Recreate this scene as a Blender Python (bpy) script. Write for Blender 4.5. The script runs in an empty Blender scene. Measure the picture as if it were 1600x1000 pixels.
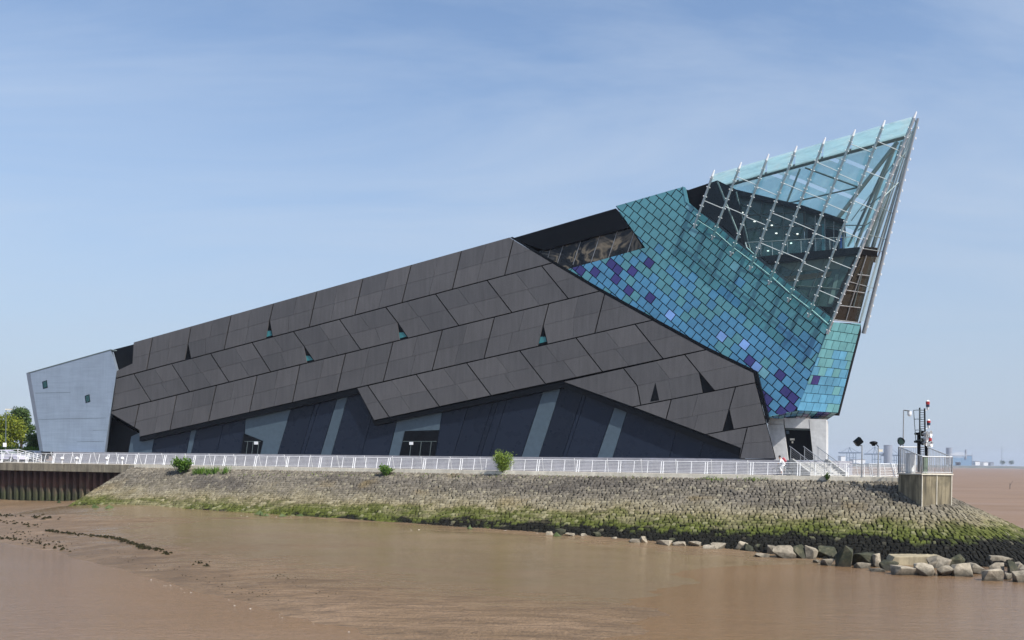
import bpy, bmesh, math, random
import numpy as np
from mathutils import Vector, Matrix, noise as mnoise
random.seed(7); rng = np.random.default_rng(7)
SC = bpy.context.scene
COL = SC.collection
# ------------------------------------------------------------------ camera
F = 1500.0; ZC = 1.05; HY = 718.8; ROLL = math.radians(0.74)
cr, sr = math.cos(ROLL), math.sin(ROLL)
R_ = np.array([cr, 0, sr]); U_ = np.array([-sr, 0, cr]); W_ = np.array([0, 1.0, 0]); C_ = np.array([0, 0, ZC])
cam = bpy.data.cameras.new('camera'); camo = bpy.data.objects.new('camera', cam); COL.objects.link(camo)
cam.sensor_width = 36.0; cam.lens = F / 1600 * 36.0; cam.shift_y = (HY - 500) / 1600
cam.clip_start = 0.5; cam.clip_end = 12000
camo.matrix_world = Matrix(((cr, -sr, 0, 0), (0, 0, -1, 0), (sr, cr, 0, ZC), (0, 0, 0, 1)))
SC.camera = camo
SC.render.resolution_x = 1024; SC.render.resolution_y = 640
# ------------------------------------------------------------------ sun, sky, exposure
SUN_AZ = math.atan2(0.75, -0.66); SUN_EL = math.radians(47)
sun = bpy.data.lights.new('sun', 'SUN'); suno = bpy.data.objects.new('sun', sun); COL.objects.link(suno)
sun.energy = 5.0; sun.angle = math.radians(0.53); sun.color = (1.0, 0.95, 0.87)
sdir = Vector((math.sin(SUN_AZ) * math.cos(SUN_EL), math.cos(SUN_AZ) * math.cos(SUN_EL), math.sin(SUN_EL)))
suno.rotation_euler = sdir.to_track_quat('Z', 'Y').to_euler(); suno.location = (60, -40, 80)
world = bpy.data.worlds.new('World'); SC.world = world; world.use_nodes = True
def build_sky():
    nt = world.node_tree; nt.nodes.clear(); N = nt.nodes.new; L = nt.links.new
    sky = N('ShaderNodeTexSky'); sky.sky_type = 'NISHITA'; sky.sun_disc = False
    sky.sun_elevation = SUN_EL; sky.sun_rotation = SUN_AZ
    sky.air_density = 1.0; sky.dust_density = 1.0; sky.ozone_density = 2.6; sky.altitude = 0
    tc = N('ShaderNodeTexCoord'); sep = N('ShaderNodeSeparateXYZ'); L(tc.outputs['Generated'], sep.inputs[0])
    zz = N('ShaderNodeMath'); zz.operation = 'MAXIMUM'; L(sep.outputs['Z'], zz.inputs[0]); zz.inputs[1].default_value = 0.0
    za = N('ShaderNodeMath'); za.operation = 'ADD'; L(zz.outputs[0], za.inputs[0]); za.inputs[1].default_value = 0.12
    dx = N('ShaderNodeMath'); dx.operation = 'DIVIDE'; L(sep.outputs['X'], dx.inputs[0]); L(za.outputs[0], dx.inputs[1])
    dy = N('ShaderNodeMath'); dy.operation = 'DIVIDE'; L(sep.outputs['Y'], dy.inputs[0]); L(za.outputs[0], dy.inputs[1])
    cmb = N('ShaderNodeCombineXYZ'); L(dx.outputs[0], cmb.inputs[0]); L(dy.outputs[0], cmb.inputs[1])
    mp = N('ShaderNodeMapping'); L(cmb.outputs[0], mp.inputs[0]); mp.inputs['Rotation'].default_value = (0, 0, 0.5)
    mp.inputs['Scale'].default_value = (0.5, 1.0, 1)
    n1 = N('ShaderNodeTexNoise'); n1.inputs['Scale'].default_value = 1.3; n1.inputs['Detail'].default_value = 7; n1.inputs['Roughness'].default_value = 0.6
    n1.inputs['Distortion'].default_value = 0.6
    L(mp.outputs[0], n1.inputs['Vector'])
    rp = N('ShaderNodeMapRange'); rp.inputs['From Min'].default_value = 0.40; rp.inputs['From Max'].default_value = 0.68
    rp.inputs['To Min'].default_value = 0.0; rp.inputs['To Max'].default_value = 0.33; L(n1.outputs['Fac'], rp.inputs['Value'])
    mix = N('ShaderNodeMix'); mix.data_type = 'RGBA'; L(rp.outputs[0], mix.inputs[0]); L(sky.outputs[0], mix.inputs[6])
    mix.inputs[7].default_value = (4.4, 4.8, 5.3, 1)
    hz = N('ShaderNodeMapRange'); hz.interpolation_type = 'SMOOTHSTEP'; L(zz.outputs[0], hz.inputs[0]); hz.inputs[1].default_value = 0.0; hz.inputs[2].default_value = 0.50; hz.inputs[3].default_value = 0.85; hz.inputs[4].default_value = 0.0
    mix2 = N('ShaderNodeMix'); mix2.data_type = 'RGBA'; L(hz.outputs[0], mix2.inputs[0]); L(mix.outputs[2], mix2.inputs[6]); mix2.inputs[7].default_value = (2.45, 2.95, 3.75, 1)
    bg = N('ShaderNodeBackground'); bg.inputs['Strength'].default_value = 0.137; L(mix2.outputs[2], bg.inputs[0])
    out = N('ShaderNodeOutputWorld'); L(bg.outputs[0], out.inputs[0])
build_sky()
SC.view_settings.view_transform = 'Standard'; SC.view_settings.look = 'None'; SC.view_settings.gamma = 1
SC.view_settings.exposure = 0.4; SC.view_settings.use_curve_mapping = False
SC.render.engine = 'CYCLES'
SC.cycles.use_denoising = True
SC.cycles.max_bounces = 8; SC.cycles.transparent_max_bounces = 24; SC.cycles.volume_bounces = 1

# ------------------------------------------------------------------ geometry of the view
def ray(x, y): return W_ + R_ * ((x - 800) / F) + U_ * ((HY - y) / F)
def hit(x, y, p, n):
    d = ray(x, y); return C_ + d * (np.dot(np.asarray(p) - C_, n) / np.dot(d, n))
def proj(P):
    v = np.asarray(P) - C_; d = v @ W_; return 800 + F * (v @ R_) / d, HY - F * (v @ U_) / d
PR = np.array([23.3, 82.4, 0.0]); PL = np.array([-51.5, 110.0, 0.0])
D_ = (PR - PL) / np.linalg.norm(PR - PL)            # along the promenade, to the right
N_ = np.array([D_[1], -D_[0], 0.0])                 # towards the river
M_ = -N_                                            # inland
Z_ = np.array([0, 0, 1.0])
B0 = PR + M_ * 8.0                                  # origin of the facade plane
def fac(x, y, o=0.0): return hit(x, y, B0 + N_ * o, N_)
def fsz(P): return np.array([(P - B0) @ D_, P[2]])
def atz(x, y, z): return hit(x, y, (0, 0, z), Z_)
def atY(x, y, Y): return hit(x, y, (0, Y, 0), W_)

# ------------------------------------------------------------------ helpers
def lin(r, g=None, b=None):
    if g is None: r, g, b = r
    f = lambda c: (c / 255 / 12.92) if c / 255 <= 0.04045 else ((c / 255 + 0.055) / 1.055) ** 2.4
    return (f(r), f(g), f(b), 1)
def wloc(o):
    v = np.zeros(3)
    while o is not None: v = v + np.array(o.location); o = o.parent
    return v
def link(o, parent=None):
    COL.objects.link(o)
    if parent is not None: o.parent = parent
    return o
def empty(name, loc, parent=None):
    o = bpy.data.objects.new(name, None); o.empty_display_size = 0.3
    o.location = tuple(np.asarray(loc) - wloc(parent)); return link(o, parent)
def tag(o, label=None, cat=None, group=None, kind=None):
    if label: o['label'] = label
    if cat: o['category'] = cat
    if group: o['group'] = group
    if kind: o['kind'] = kind
    return o
class MB:
    def __init__(s): s.v = []; s.f = []; s.r = []
    def poly(s, pts, rnd=0.0):
        b = len(s.v); s.v += [tuple(map(float, p)) for p in pts]; s.f.append(tuple(range(b, b + len(pts)))); s.r.append(rnd)
    def raw(s, pts, faces, rnd=0.0):
        b = len(s.v); s.v += [tuple(map(float, p)) for p in pts]
        for f in faces: s.f.append(tuple(b + i for i in f)); s.r.append(rnd)
    def prism(s, front, vec, rnd=0.0):
        """front polygon (3-D points) and its copy moved by vec"""
        n = len(front); pts = [np.asarray(p, float) for p in front]; vec = np.asarray(vec, float)
        s.raw(pts + [p + vec for p in pts], [tuple(range(n)), tuple(range(2 * n - 1, n - 1, -1))] +
              [((i + 1) % n, i, n + i, n + (i + 1) % n) for i in range(n)], rnd)
    def box(s, c, hx, hy, hz, ax=None, ay=None, az=None, rnd=0.0):
        c = np.asarray(c, float)
        ax = np.array([1., 0, 0]) if ax is None else np.asarray(ax); ay = np.array([0, 1., 0]) if ay is None else np.asarray(ay); az = Z_ if az is None else np.asarray(az)
        p = [c + ax * hx * i + ay * hy * j + az * hz * k for k in (-1, 1) for j in (-1, 1) for i in (-1, 1)]
        s.raw(p, [(0, 2, 3, 1), (4, 5, 7, 6), (0, 1, 5, 4), (2, 6, 7, 3), (0, 4, 6, 2), (1, 3, 7, 5)], rnd)
    def tube(s, a, b, r, n=8, r2=None, caps=True, rnd=0.0):
        a = np.asarray(a, float); b = np.asarray(b, float); d = b - a; l = np.linalg.norm(d)
        if l < 1e-6: return
        d = d / l; h = np.array([0, 0, 1.]) if abs(d[2]) < 0.9 else np.array([1., 0, 0])
        x = np.cross(d, h); x /= np.linalg.norm(x); y = np.cross(d, x); r2 = r if r2 is None else r2
        p = []
        for q, rr in ((a, r), (b, r2)):
            for i in range(n):
                t = 2 * math.pi * i / n; p.append(q + rr * (x * math.cos(t) + y * math.sin(t)))
        f = [(i, (i + 1) % n, n + (i + 1) % n, n + i) for i in range(n)]
        if caps: f += [tuple(range(n - 1, -1, -1)), tuple(range(n, 2 * n))]
        s.raw(p, f, rnd)
    def path(s, pts, r, n=6):
        for a, b in zip(pts[:-1], pts[1:]): s.tube(a, b, r, n)
    def ball(s, c, r, n=8, m=5, sc=(1, 1, 1)):
        c = np.asarray(c, float); p = [c + np.array([0, 0, r * sc[2]])]
        for j in range(1, m):
            t = math.pi * j / m
            for i in range(n):
                a = 2 * math.pi * i / n
                p.append(c + r * np.array([math.sin(t) * math.cos(a) * sc[0], math.sin(t) * math.sin(a) * sc[1], math.cos(t) * sc[2]]))
        p.append(c - np.array([0, 0, r * sc[2]])); f = []
        for i in range(n): f.append((0, 1 + i, 1 + (i + 1) % n))
        for j in range(m - 2):
            for i in range(n):
                a = 1 + j * n + i; b = 1 + j * n + (i + 1) % n; f.append((a, a + n, b + n, b))
        e = len(p) - 1
        for i in range(n): f.append((e, 1 + (m - 2) * n + (i + 1) % n, 1 + (m - 2) * n + i))
        s.raw(p, f)
    def build(s, name, mat, parent=None, smooth=False, origin=None, fix=True, rnd=False):
        V = np.array(s.v)
        if parent is not None: off = wloc(parent)
        elif origin is not None: off = np.asarray(origin, float)
        else: off = np.array([(V[:, 0].min() + V[:, 0].max()) / 2, (V[:, 1].min() + V[:, 1].max()) / 2, V[:, 2].min()])
        me = bpy.data.meshes.new(name)
        me.from_pydata([tuple(v) for v in (V - off)], [], s.f)
        if rnd:
            at = me.attributes.new('rnd', 'FLOAT', 'FACE'); at.data.foreach_set('value', np.array(s.r, dtype=np.float32))
        if fix:
            bm = bmesh.new(); bm.from_mesh(me); bmesh.ops.recalc_face_normals(bm, faces=bm.faces); bm.to_mesh(me); bm.free()
        if smooth: me.polygons.foreach_set('use_smooth', [True] * len(me.polygons))
        me.materials.append(mat); o = bpy.data.objects.new(name, me)
        if parent is None: o.location = tuple(off)
        return link(o, parent)

# ------------------------------------------------------------------ materials
MATS = {}
class NT:
    def __init__(s, name):
        s.m = bpy.data.materials.new(name); s.m.use_nodes = True; s.t = s.m.node_tree
        s.p = s.t.nodes['Principled BSDF']; s.out = s.t.nodes['Material Output']
    def n(s, t, **kw):
        o = s.t.nodes.new(t)
        for k, v in kw.items():
            if hasattr(o, k): setattr(o, k, v)
        return o
    def l(s, a, b): s.t.links.new(a, b)
    def coord(s, kind='Object'): return s.n('ShaderNodeTexCoord').outputs[kind]
    def pos(s): return s.n('ShaderNodeNewGeometry').outputs['Position']
    def mapping(s, v, scale=(1, 1, 1), rot=(0, 0, 0)):
        m = s.n('ShaderNodeMapping'); s.l(v, m.inputs[0]); m.inputs['Scale'].default_value = scale; m.inputs['Rotation'].default_value = rot; return m.outputs[0]
    def noise(s, v, scale, detail=4, rough=0.55, dist=0.0):
        o = s.n('ShaderNodeTexNoise'); s.l(v, o.inputs['Vector']); o.inputs['Scale'].default_value = scale
        o.inputs['Detail'].default_value = detail; o.inputs['Roughness'].default_value = rough; o.inputs['Distortion'].default_value = dist; return o.outputs['Fac']
    def rng(s, v, a, b, c=0.0, d=1.0):
        o = s.n('ShaderNodeMapRange'); s.l(v, o.inputs[0]); o.inputs[1].default_value = a; o.inputs[2].default_value = b; o.inputs[3].default_value = c; o.inputs[4].default_value = d; return o.outputs[0]
    def ramp(s, v, stops):
        o = s.n('ShaderNodeValToRGB'); s.l(v, o.inputs[0]); e = o.color_ramp.elements
        while len(e) > 1: e.remove(e[-1])
        e[0].position = stops[0][0]; e[0].color = stops[0][1]
        for p, c in stops[1:]: q = e.new(p); q.color = c
        return o.outputs[0]
    def mix(s, f, a, b, mode='MIX'):
        o = s.n('ShaderNodeMix'); o.data_type = 'RGBA'; o.blend_type = mode
        for i, v in ((0, f), (6, a), (7, b)):
            if hasattr(v, 'node'): s.l(v, o.inputs[i])
            else: o.inputs[i].default_value = v
        return o.outputs[2]
    def math(s, op, a, b=0.0):
        o = s.n('ShaderNodeMath'); o.operation = op
        for i, v in ((0, a), (1, b)):
            if hasattr(v, 'node'): s.l(v, o.inputs[i])
            else: o.inputs[i].default_value = v
        return o.outputs[0]
    def attr(s, name): return s.n('ShaderNodeAttribute', attribute_name=name).outputs['Fac']
    def orand(s): return s.n('ShaderNodeObjectInfo').outputs['Random']
    def set(s, color=None, rough=None, metal=None, spec=None, normal=None):
        for k, v in (('Base Color', color), ('Roughness', rough), ('Metallic', metal), ('Specular IOR Level', spec), ('Normal', normal)):
            if v is None: continue
            if hasattr(v, 'node'): s.l(v, s.p.inputs[k])
            else: s.p.inputs[k].default_value = v
        return s
    def bump(s, h, strength=0.3, dist=0.05):
        o = s.n('ShaderNodeBump'); s.l(h, o.inputs['Height']); o.inputs['Strength'].default_value = strength; o.inputs['Distance'].default_value = dist; return o.outputs[0]
def simple(name, col, rough=0.6, metal=0.0, var=0.12, scale=3.0, bump=0.0, objvar=0.0, spec=None, emit=None):
    t = NT(name); n = t.noise(t.pos(), scale, 5)
    f = t.rng(n, 0.3, 0.7, 1 - var, 1 + var)
    if objvar: f = t.math('MULTIPLY', f, t.rng(t.orand(), 0, 1, 1 - objvar, 1 + objvar))
    c = t.n('ShaderNodeVectorMath', operation='SCALE'); c.inputs[0].default_value = col[:3]; t.l(f, c.inputs['Scale'])
    t.set(c.outputs[0], t.rng(n, 0.3, 0.7, max(0.02, rough - 0.06), min(1, rough + 0.06)), metal, spec)
    if bump: t.set(normal=t.bump(n, bump, 0.02))
    if emit: t.p.inputs['Emission Color'].default_value = emit[0]; t.p.inputs['Emission Strength'].default_value = emit[1]
    MATS[name] = t.m; return t.m
def cladding_mat():
    t = NT('grey_metal_cladding'); p = t.pos()
    big = t.noise(p, 0.12, 3); fine = t.noise(p, 14, 3); st = t.noise(t.mapping(p, (3.0, 3.0, 0.35)), 1.0, 4)
    v = t.math('MULTIPLY', t.rng(t.orand(), 0, 1, 0.89, 1.10), t.rng(big, 0.3, 0.7, 0.90, 1.10))
    v = t.math('MULTIPLY', v, t.rng(fine, 0.3, 0.7, 0.88, 1.12)); v = t.math('MULTIPLY', v, t.rng(st, 0.3, 0.7, 0.87, 1.10))
    c = t.n('ShaderNodeVectorMath', operation='SCALE'); c.inputs[0].default_value = (0.100, 0.097, 0.100); t.l(v, c.inputs['Scale'])
    t.set(c.outputs[0], t.rng(t.orand(), 0, 1, 0.42, 0.55), 0.25); t.set(normal=t.bump(fine, 0.08, 0.01)); return t.m
def tile_mat(name, col, var=0.12, rough=0.28):
    t = NT(name); p = t.pos(); r = t.orand(); n = t.noise(p, 1.3, 4); n2 = t.noise(p, 0.25, 2)
    v = t.math('MULTIPLY', t.rng(r, 0, 1, 1 - var, 1 + var), t.rng(n, 0.3, 0.7, 0.9, 1.1)); v = t.math('MULTIPLY', v, t.rng(n2, 0.35, 0.65, 0.92, 1.1))
    c = t.n('ShaderNodeVectorMath', operation='SCALE'); c.inputs[0].default_value = col[:3]; t.l(v, c.inputs['Scale'])
    t.set(c.outputs[0], t.rng(r, 0, 1, rough - 0.06, rough + 0.08), 0.0, 0.5); return t.m
def thin_glass(name, tint, refl=0.12, frit=None, fritcol=None, translucent=0.0):
    m = bpy.data.materials.new(name); m.use_nodes = True; t = m.node_tree; t.nodes.clear(); N = t.nodes.new; L = t.links.new
    out = N('ShaderNodeOutputMaterial'); tr = N('ShaderNodeBsdfTransparent'); tr.inputs[0].default_value = tint
    gl = N('ShaderNodeBsdfGlossy'); gl.inputs['Roughness'].default_value = 0.04; gl.inputs[0].default_value = (0.9, 0.95, 0.95, 1)
    fr = N('ShaderNodeLayerWeight'); fr.inputs['Blend'].default_value = 0.5
    pw = N('ShaderNodeMath'); pw.operation = 'POWER'; L(fr.outputs['Facing'], pw.inputs[0]); pw.inputs[1].default_value = 5.0
    mr = N('ShaderNodeMapRange'); L(pw.outputs[0], mr.inputs[0]); mr.inputs[3].default_value = refl; mr.inputs[4].default_value = 0.9
    mx = N('ShaderNodeMixShader'); L(mr.outputs[0], mx.inputs[0]); L(tr.outputs[0], mx.inputs[1]); L(gl.outputs[0], mx.inputs[2])
    res = mx.outputs[0]
    if frit is not None:
        g = N('ShaderNodeNewGeometry'); nz = N('ShaderNodeTexNoise'); L(g.outputs['Position'], nz.inputs['Vector']); nz.inputs['Scale'].default_value = 0.5; nz.inputs['Detail'].default_value = 3
        df = N('ShaderNodeBsdfDiffuse'); df.inputs[0].default_value = fritcol
        tl = N('ShaderNodeBsdfTranslucent'); tl.inputs[0].default_value = fritcol
        m2 = N('ShaderNodeMixShader'); m2.inputs[0].default_value = translucent; L(df.outputs[0], m2.inputs[1]); L(tl.outputs[0], m2.inputs[2])
        mr2 = N('ShaderNodeMapRange'); L(nz.outputs['Fac'], mr2.inputs[0]); mr2.inputs[1].default_value = 0.3; mr2.inputs[2].default_value = 0.7
        mr2.inputs[3].default_value = frit - 0.15; mr2.inputs[4].default_value = frit + 0.15
        m3 = N('ShaderNodeMixShader'); L(mr2.outputs[0], m3.inputs[0]); L(res, m3.inputs[1]); L(m2.outputs[0], m3.inputs[2]); res = m3.outputs[0]
    L(res, out.inputs[0]); return m
CLAD = cladding_mat()
BLACK = simple('black_steel', (0.004, 0.005, 0.007, 1), 0.4, 0.0, 0.2, 2, spec=0.12)
CORE = simple('dark_backing', (0.003, 0.003, 0.004, 1), 0.8, spec=0.05)
NAVY = simple('navy_wall_panel', (0.010, 0.015, 0.028, 1), 0.3, 0.0, 0.06, 1.2, objvar=0.15, spec=0.22)
SLATE = simple('blue_grey_concrete', (0.055, 0.085, 0.112, 1), 0.6, 0.0, 0.14, 2.5, objvar=0.06)
WING = None
def wing_mat():
    t = NT('silver_grey_wing'); p = t.pos()
    a = t.noise(t.mapping(p, (0.3, 0.3, 6.0)), 1.0, 4); b = t.noise(t.mapping(p, (5, 5, 0.25)), 1.0, 4); c0 = t.noise(p, 0.5, 4)
    v = t.math('MULTIPLY', t.rng(a, 0.3, 0.7, 0.93, 1.06), t.rng(b, 0.3, 0.7, 0.95, 1.05)); v = t.math('MULTIPLY', v, t.rng(c0, 0.3, 0.7, 0.93, 1.07))
    c = t.n('ShaderNodeVectorMath', operation='SCALE'); c.inputs[0].default_value = (0.28, 0.345, 0.43); t.l(v, c.inputs['Scale'])
    t.set(c.outputs[0], 0.45, 0.2); t.set(normal=t.bump(b, 0.05, 0.02)); return t.m
WING = wing_mat()
TEAL = tile_mat('teal_tile', (0.078, 0.235, 0.285), 0.07); BLUE = tile_mat('blue_tile', (0.066, 0.215, 0.365), 0.09)
VIOLET = tile_mat('violet_tile', (0.035, 0.032, 0.155)); LIGHTB = tile_mat('light_blue_tile', (0.17, 0.31, 0.62)); PALE = tile_mat('pale_teal_tile', (0.14, 0.34, 0.42))
TEAL_LIT = tile_mat('teal_tile_sunlit', (0.115, 0.30, 0.33)); BLUE_LIT = tile_mat('blue_tile_sunlit', (0.09, 0.275, 0.42))  # lighter copies of the teal and blue, sunlight on the prow face painted in
STEEL = simple('galvanised_steel', (0.36, 0.37, 0.38, 1), 0.42, 0.55, 0.15, 4)
PSTEEL = simple('silver_tube_steel', (0.33, 0.36, 0.39, 1), 0.4, 0.35, 0.1, 3)
GALV = simple('pale_galvanised_metal', (0.44, 0.45, 0.46, 1), 0.5, 0.1, 0.12, 4)
STEELD = simple('grey_green_steel', (0.12, 0.15, 0.15, 1), 0.45, 0.3, 0.12, 3)
WHITE = simple('white_paint', (0.72, 0.73, 0.74, 1), 0.4, 0.0, 0.06, 4)
CLEAR = thin_glass('clear_glass', (0.86, 0.95, 0.94, 1), 0.03)
GREENG = thin_glass('green_edge_glass', (0.45, 0.72, 0.70, 1), 0.06)
FRIT = thin_glass('fritted_cyan_glass', (0.80, 0.93, 0.96, 1), 0.07, 0.42, (0.78, 0.93, 0.97, 1), 0.6)
DARKG = simple('dark_teal_glazing', (0.034, 0.07, 0.066, 1), 0.06, 0.0, 0.25, 0.35, spec=0.5)
REFLG = None
def painted_refl_mat():
    t = NT('glazing_painted_reflections'); p = t.pos(); n = t.noise(p, 0.22, 3, 0.5, 3.0)
    c = t.ramp(n, [(0.40, (0.003, 0.004, 0.006, 1)), (0.52, (0.012, 0.013, 0.015, 1)), (0.60, (0.16, 0.135, 0.10, 1)), (0.66, (0.012, 0.012, 0.012, 1)), (0.74, (0.07, 0.07, 0.07, 1))])  # dark glass colour with pale reflection blotches painted in
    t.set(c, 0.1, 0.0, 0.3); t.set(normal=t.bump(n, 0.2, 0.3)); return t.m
REFLG = painted_refl_mat()
BROWNG = simple('brown_glazing', (0.022, 0.02, 0.015, 1), 0.1, 0.0, 0.5, 0.6, spec=0.4)
TEALPANE = simple('teal_window_pane', (0.03, 0.16, 0.18, 1), 0.1, 0.0, 0.2, 2)
CONC = None
def conc_mat(name, col, streak=0.35, sc=1.0):
    t = NT(name); p = t.pos(); a = t.noise(t.mapping(p, (2.2 * sc, 2.2 * sc, 0.25 * sc)), 1.0, 5, 0.6); b = t.noise(p, 6 * sc, 5); c0 = t.noise(p, 0.7 * sc, 3)
    v = t.math('MULTIPLY', t.rng(a, 0.32, 0.68, 1 - streak, 1.1), t.rng(b, 0.3, 0.7, 0.88, 1.12)); v = t.math('MULTIPLY', v, t.rng(c0, 0.3, 0.7, 0.85, 1.12))
    c = t.n('ShaderNodeVectorMath', operation='SCALE'); c.inputs[0].default_value = col[:3]; t.l(v, c.inputs['Scale'])
    t.set(c.outputs[0], 0.85); t.set(normal=t.bump(b, 0.2, 0.02)); return t.m
CONC = conc_mat('stained_concrete', (0.34, 0.29, 0.19)); CONCL = conc_mat('pale_concrete', (0.60, 0.56, 0.47), 0.15)
CONCG = conc_mat('lavender_grey_concrete', (0.25, 0.25, 0.29), 0.12); BASEW = conc_mat('white_base_panel', (0.52, 0.52, 0.51), 0.08, 0.5)
STEPM = conc_mat('step_concrete', (0.36, 0.36, 0.35), 0.1)
COPING = conc_mat('weathered_coping', (0.26, 0.23, 0.17), 0.5)
PAVE = conc_mat('promenade_paving', (0.42, 0.39, 0.34), 0.1)

# ------------------------------------------------------------------ 2-D clipping
def clip(poly, p, q, off=0.0, right=True):
    """keep the part of poly to the right (image, y down, p above q) of line p->q moved right by off"""
    p = np.asarray(p, float); q = np.asarray(q, float); d = (q - p) / np.linalg.norm(q - p); nn = np.array([d[1], -d[0]])
    if nn[0] < 0 or (abs(nn[0]) < 1e-9 and nn[1] < 0): nn = -nn
    if not right: nn = -nn
    f = lambda x: (x - p) @ nn - off
    out = []
    for i in range(len(poly)):
        a = np.asarray(poly[i], float); b = np.asarray(poly[(i + 1) % len(poly)], float); fa, fb = f(a), f(b)
        if fa >= 0: out.append(a)
        if fa * fb < 0: out.append(a + (b - a) * fa / (fa - fb))
    return out
def clipy(poly, p, q, off=0.0, below=True):
    p = np.asarray(p, float); q = np.asarray(q, float); d = (q - p) / np.linalg.norm(q - p); nn = np.array([-d[1], d[0]])
    if nn[1] < 0: nn = -nn
    if not below: nn = -nn
    f = lambda x: (x - p) @ nn - off
    out = []
    for i in range(len(poly)):
        a = np.asarray(poly[i], float); b = np.asarray(poly[(i + 1) % len(poly)], float); fa, fb = f(a), f(b)
        if fa >= 0: out.append(a)
        if fa * fb < 0: out.append(a + (b - a) * fa / (fa - fb))
    return out
def area(poly):
    if len(poly) < 3: return 0
    x = np.array([p[0] for p in poly]); y = np.array([p[1] for p in poly]); return abs(np.dot(x, np.roll(y, -1)) - np.dot(y, np.roll(x, -1))) / 2
def clean(poly, eps=0.02):
    o = []
    for p in poly:
        if not o or np.linalg.norm(np.asarray(p) - o[-1]) > eps: o.append(np.asarray(p, float))
    if len(o) > 1 and np.linalg.norm(o[0] - o[-1]) < eps: o.pop()
    return o
def clipconvex(subj, conv):
    c = np.mean(conv, axis=0); out = [np.asarray(p, float) for p in subj]
    for i in range(len(conv)):
        a = np.asarray(conv[i], float); b = np.asarray(conv[(i + 1) % len(conv)], float); nn = np.array([-(b - a)[1], (b - a)[0]])
        if (c - a) @ nn < 0: nn = -nn
        o = []
        for j in range(len(out)):
            p = out[j]; q = out[(j + 1) % len(out)]; fp = (p - a) @ nn; fq = (q - a) @ nn
            if fp >= 0: o.append(p)
            if fp * fq < 0: o.append(p + (q - p) * fp / (fp - fq))
        out = o
        if len(out) < 3: return []
    return out

# ================================================================== SETTING
ZW = -5.9; KS = 0.46
SP = PR + N_ * 0.5 + np.array([0, 0, -0.28])
SNRM = np.array([N_[0] * KS, N_[1] * KS, 1.0])
def slopez(P): return SP[2] - KS * max(0.0, (np.asarray(P) - SP) @ N_)
ctrl = []
for (x, y) in [(160, 787), (300, 795), (400, 802), (500, 808), (650, 818), (740, 824), (850, 832), (1000, 843), (1150, 858)]:
    ctrl.append(hit(x, y, SP, SNRM))
for x, y, z in [(-150, 781, -4.5), (0, 783, -4.5), (110, 785, -4.3), (-200, 815, ZW), (0, 846, ZW), (100, 863, ZW), (200, 893, ZW), (300, 925, ZW), (400, 952, ZW), (500, 976, ZW), (610, 1001, ZW),
                (1300, 872, -5.78), (1450, 884, -5.95), (1600, 890, -6.1), (1800, 905, -6.4), (0, 805, -5.0), (250, 850, -5.2), (130, 840, -5.4),
                (500, 855, -5.25), (800, 868, -5.45), (650, 930, -5.72), (800, 930, -5.8), (1000, 862, -5.5), (1000, 905, -5.84), (1000, 985, -5.93), (800, 1000, -5.84),
                (1150, 880, -5.88), (1300, 890, -6.0), (1200, 940, -6.0), (1500, 915, -6.15), (1400, 1000, -6.1), (1700, 1000, -6.2), (100, 1000, -6.9), (300, 1000, -6.4), (0, 900, -6.5)]:
    ctrl.append(atz(x, y, z))
ctrl.append(np.array([0, 10, -7.2])); ctrl.append(np.array([-60, 20, -7.5])); ctrl.append(np.array([60, 15, -7.0])); ctrl.append(np.array([70, 60, -7.2])); ctrl.append(np.array([75, 110, -7.6])); ctrl.append(np.array([-110, 125, -4.6]))
ctrl = np.array(ctrl)
def tps(r2): return np.where(r2 > 1e-9, 0.5 * r2 * np.log(np.maximum(r2, 1e-9)), 0)
_n = len(ctrl); _c = ctrl[:, :2] / 50
_K = tps(((_c[:, None] - _c[None]) ** 2).sum(-1)) + np.eye(_n) * 0.004; _Pm = np.c_[np.ones(_n), _c]
_w = np.linalg.solve(np.block([[_K, _Pm], [_Pm.T, np.zeros((3, 3))]]), np.r_[ctrl[:, 2], 0, 0, 0])
def mudz(XY):
    q = np.atleast_2d(np.asarray(XY, float)) / 50
    return tps(((q[:, None] - _c[None]) ** 2).sum(-1)) @ _w[:_n] + np.c_[np.ones(len(q)), q] @ _w[_n:]
def mudhit(x, y):
    d = ray(x, y); ts = np.linspace(25, 130, 2200); P = C_ + d[None] * ts[:, None]
    z = np.maximum(mudz(P[:, :2]), ZW); k = np.argmax(P[:, 2] <= z); return P[k]

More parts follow.
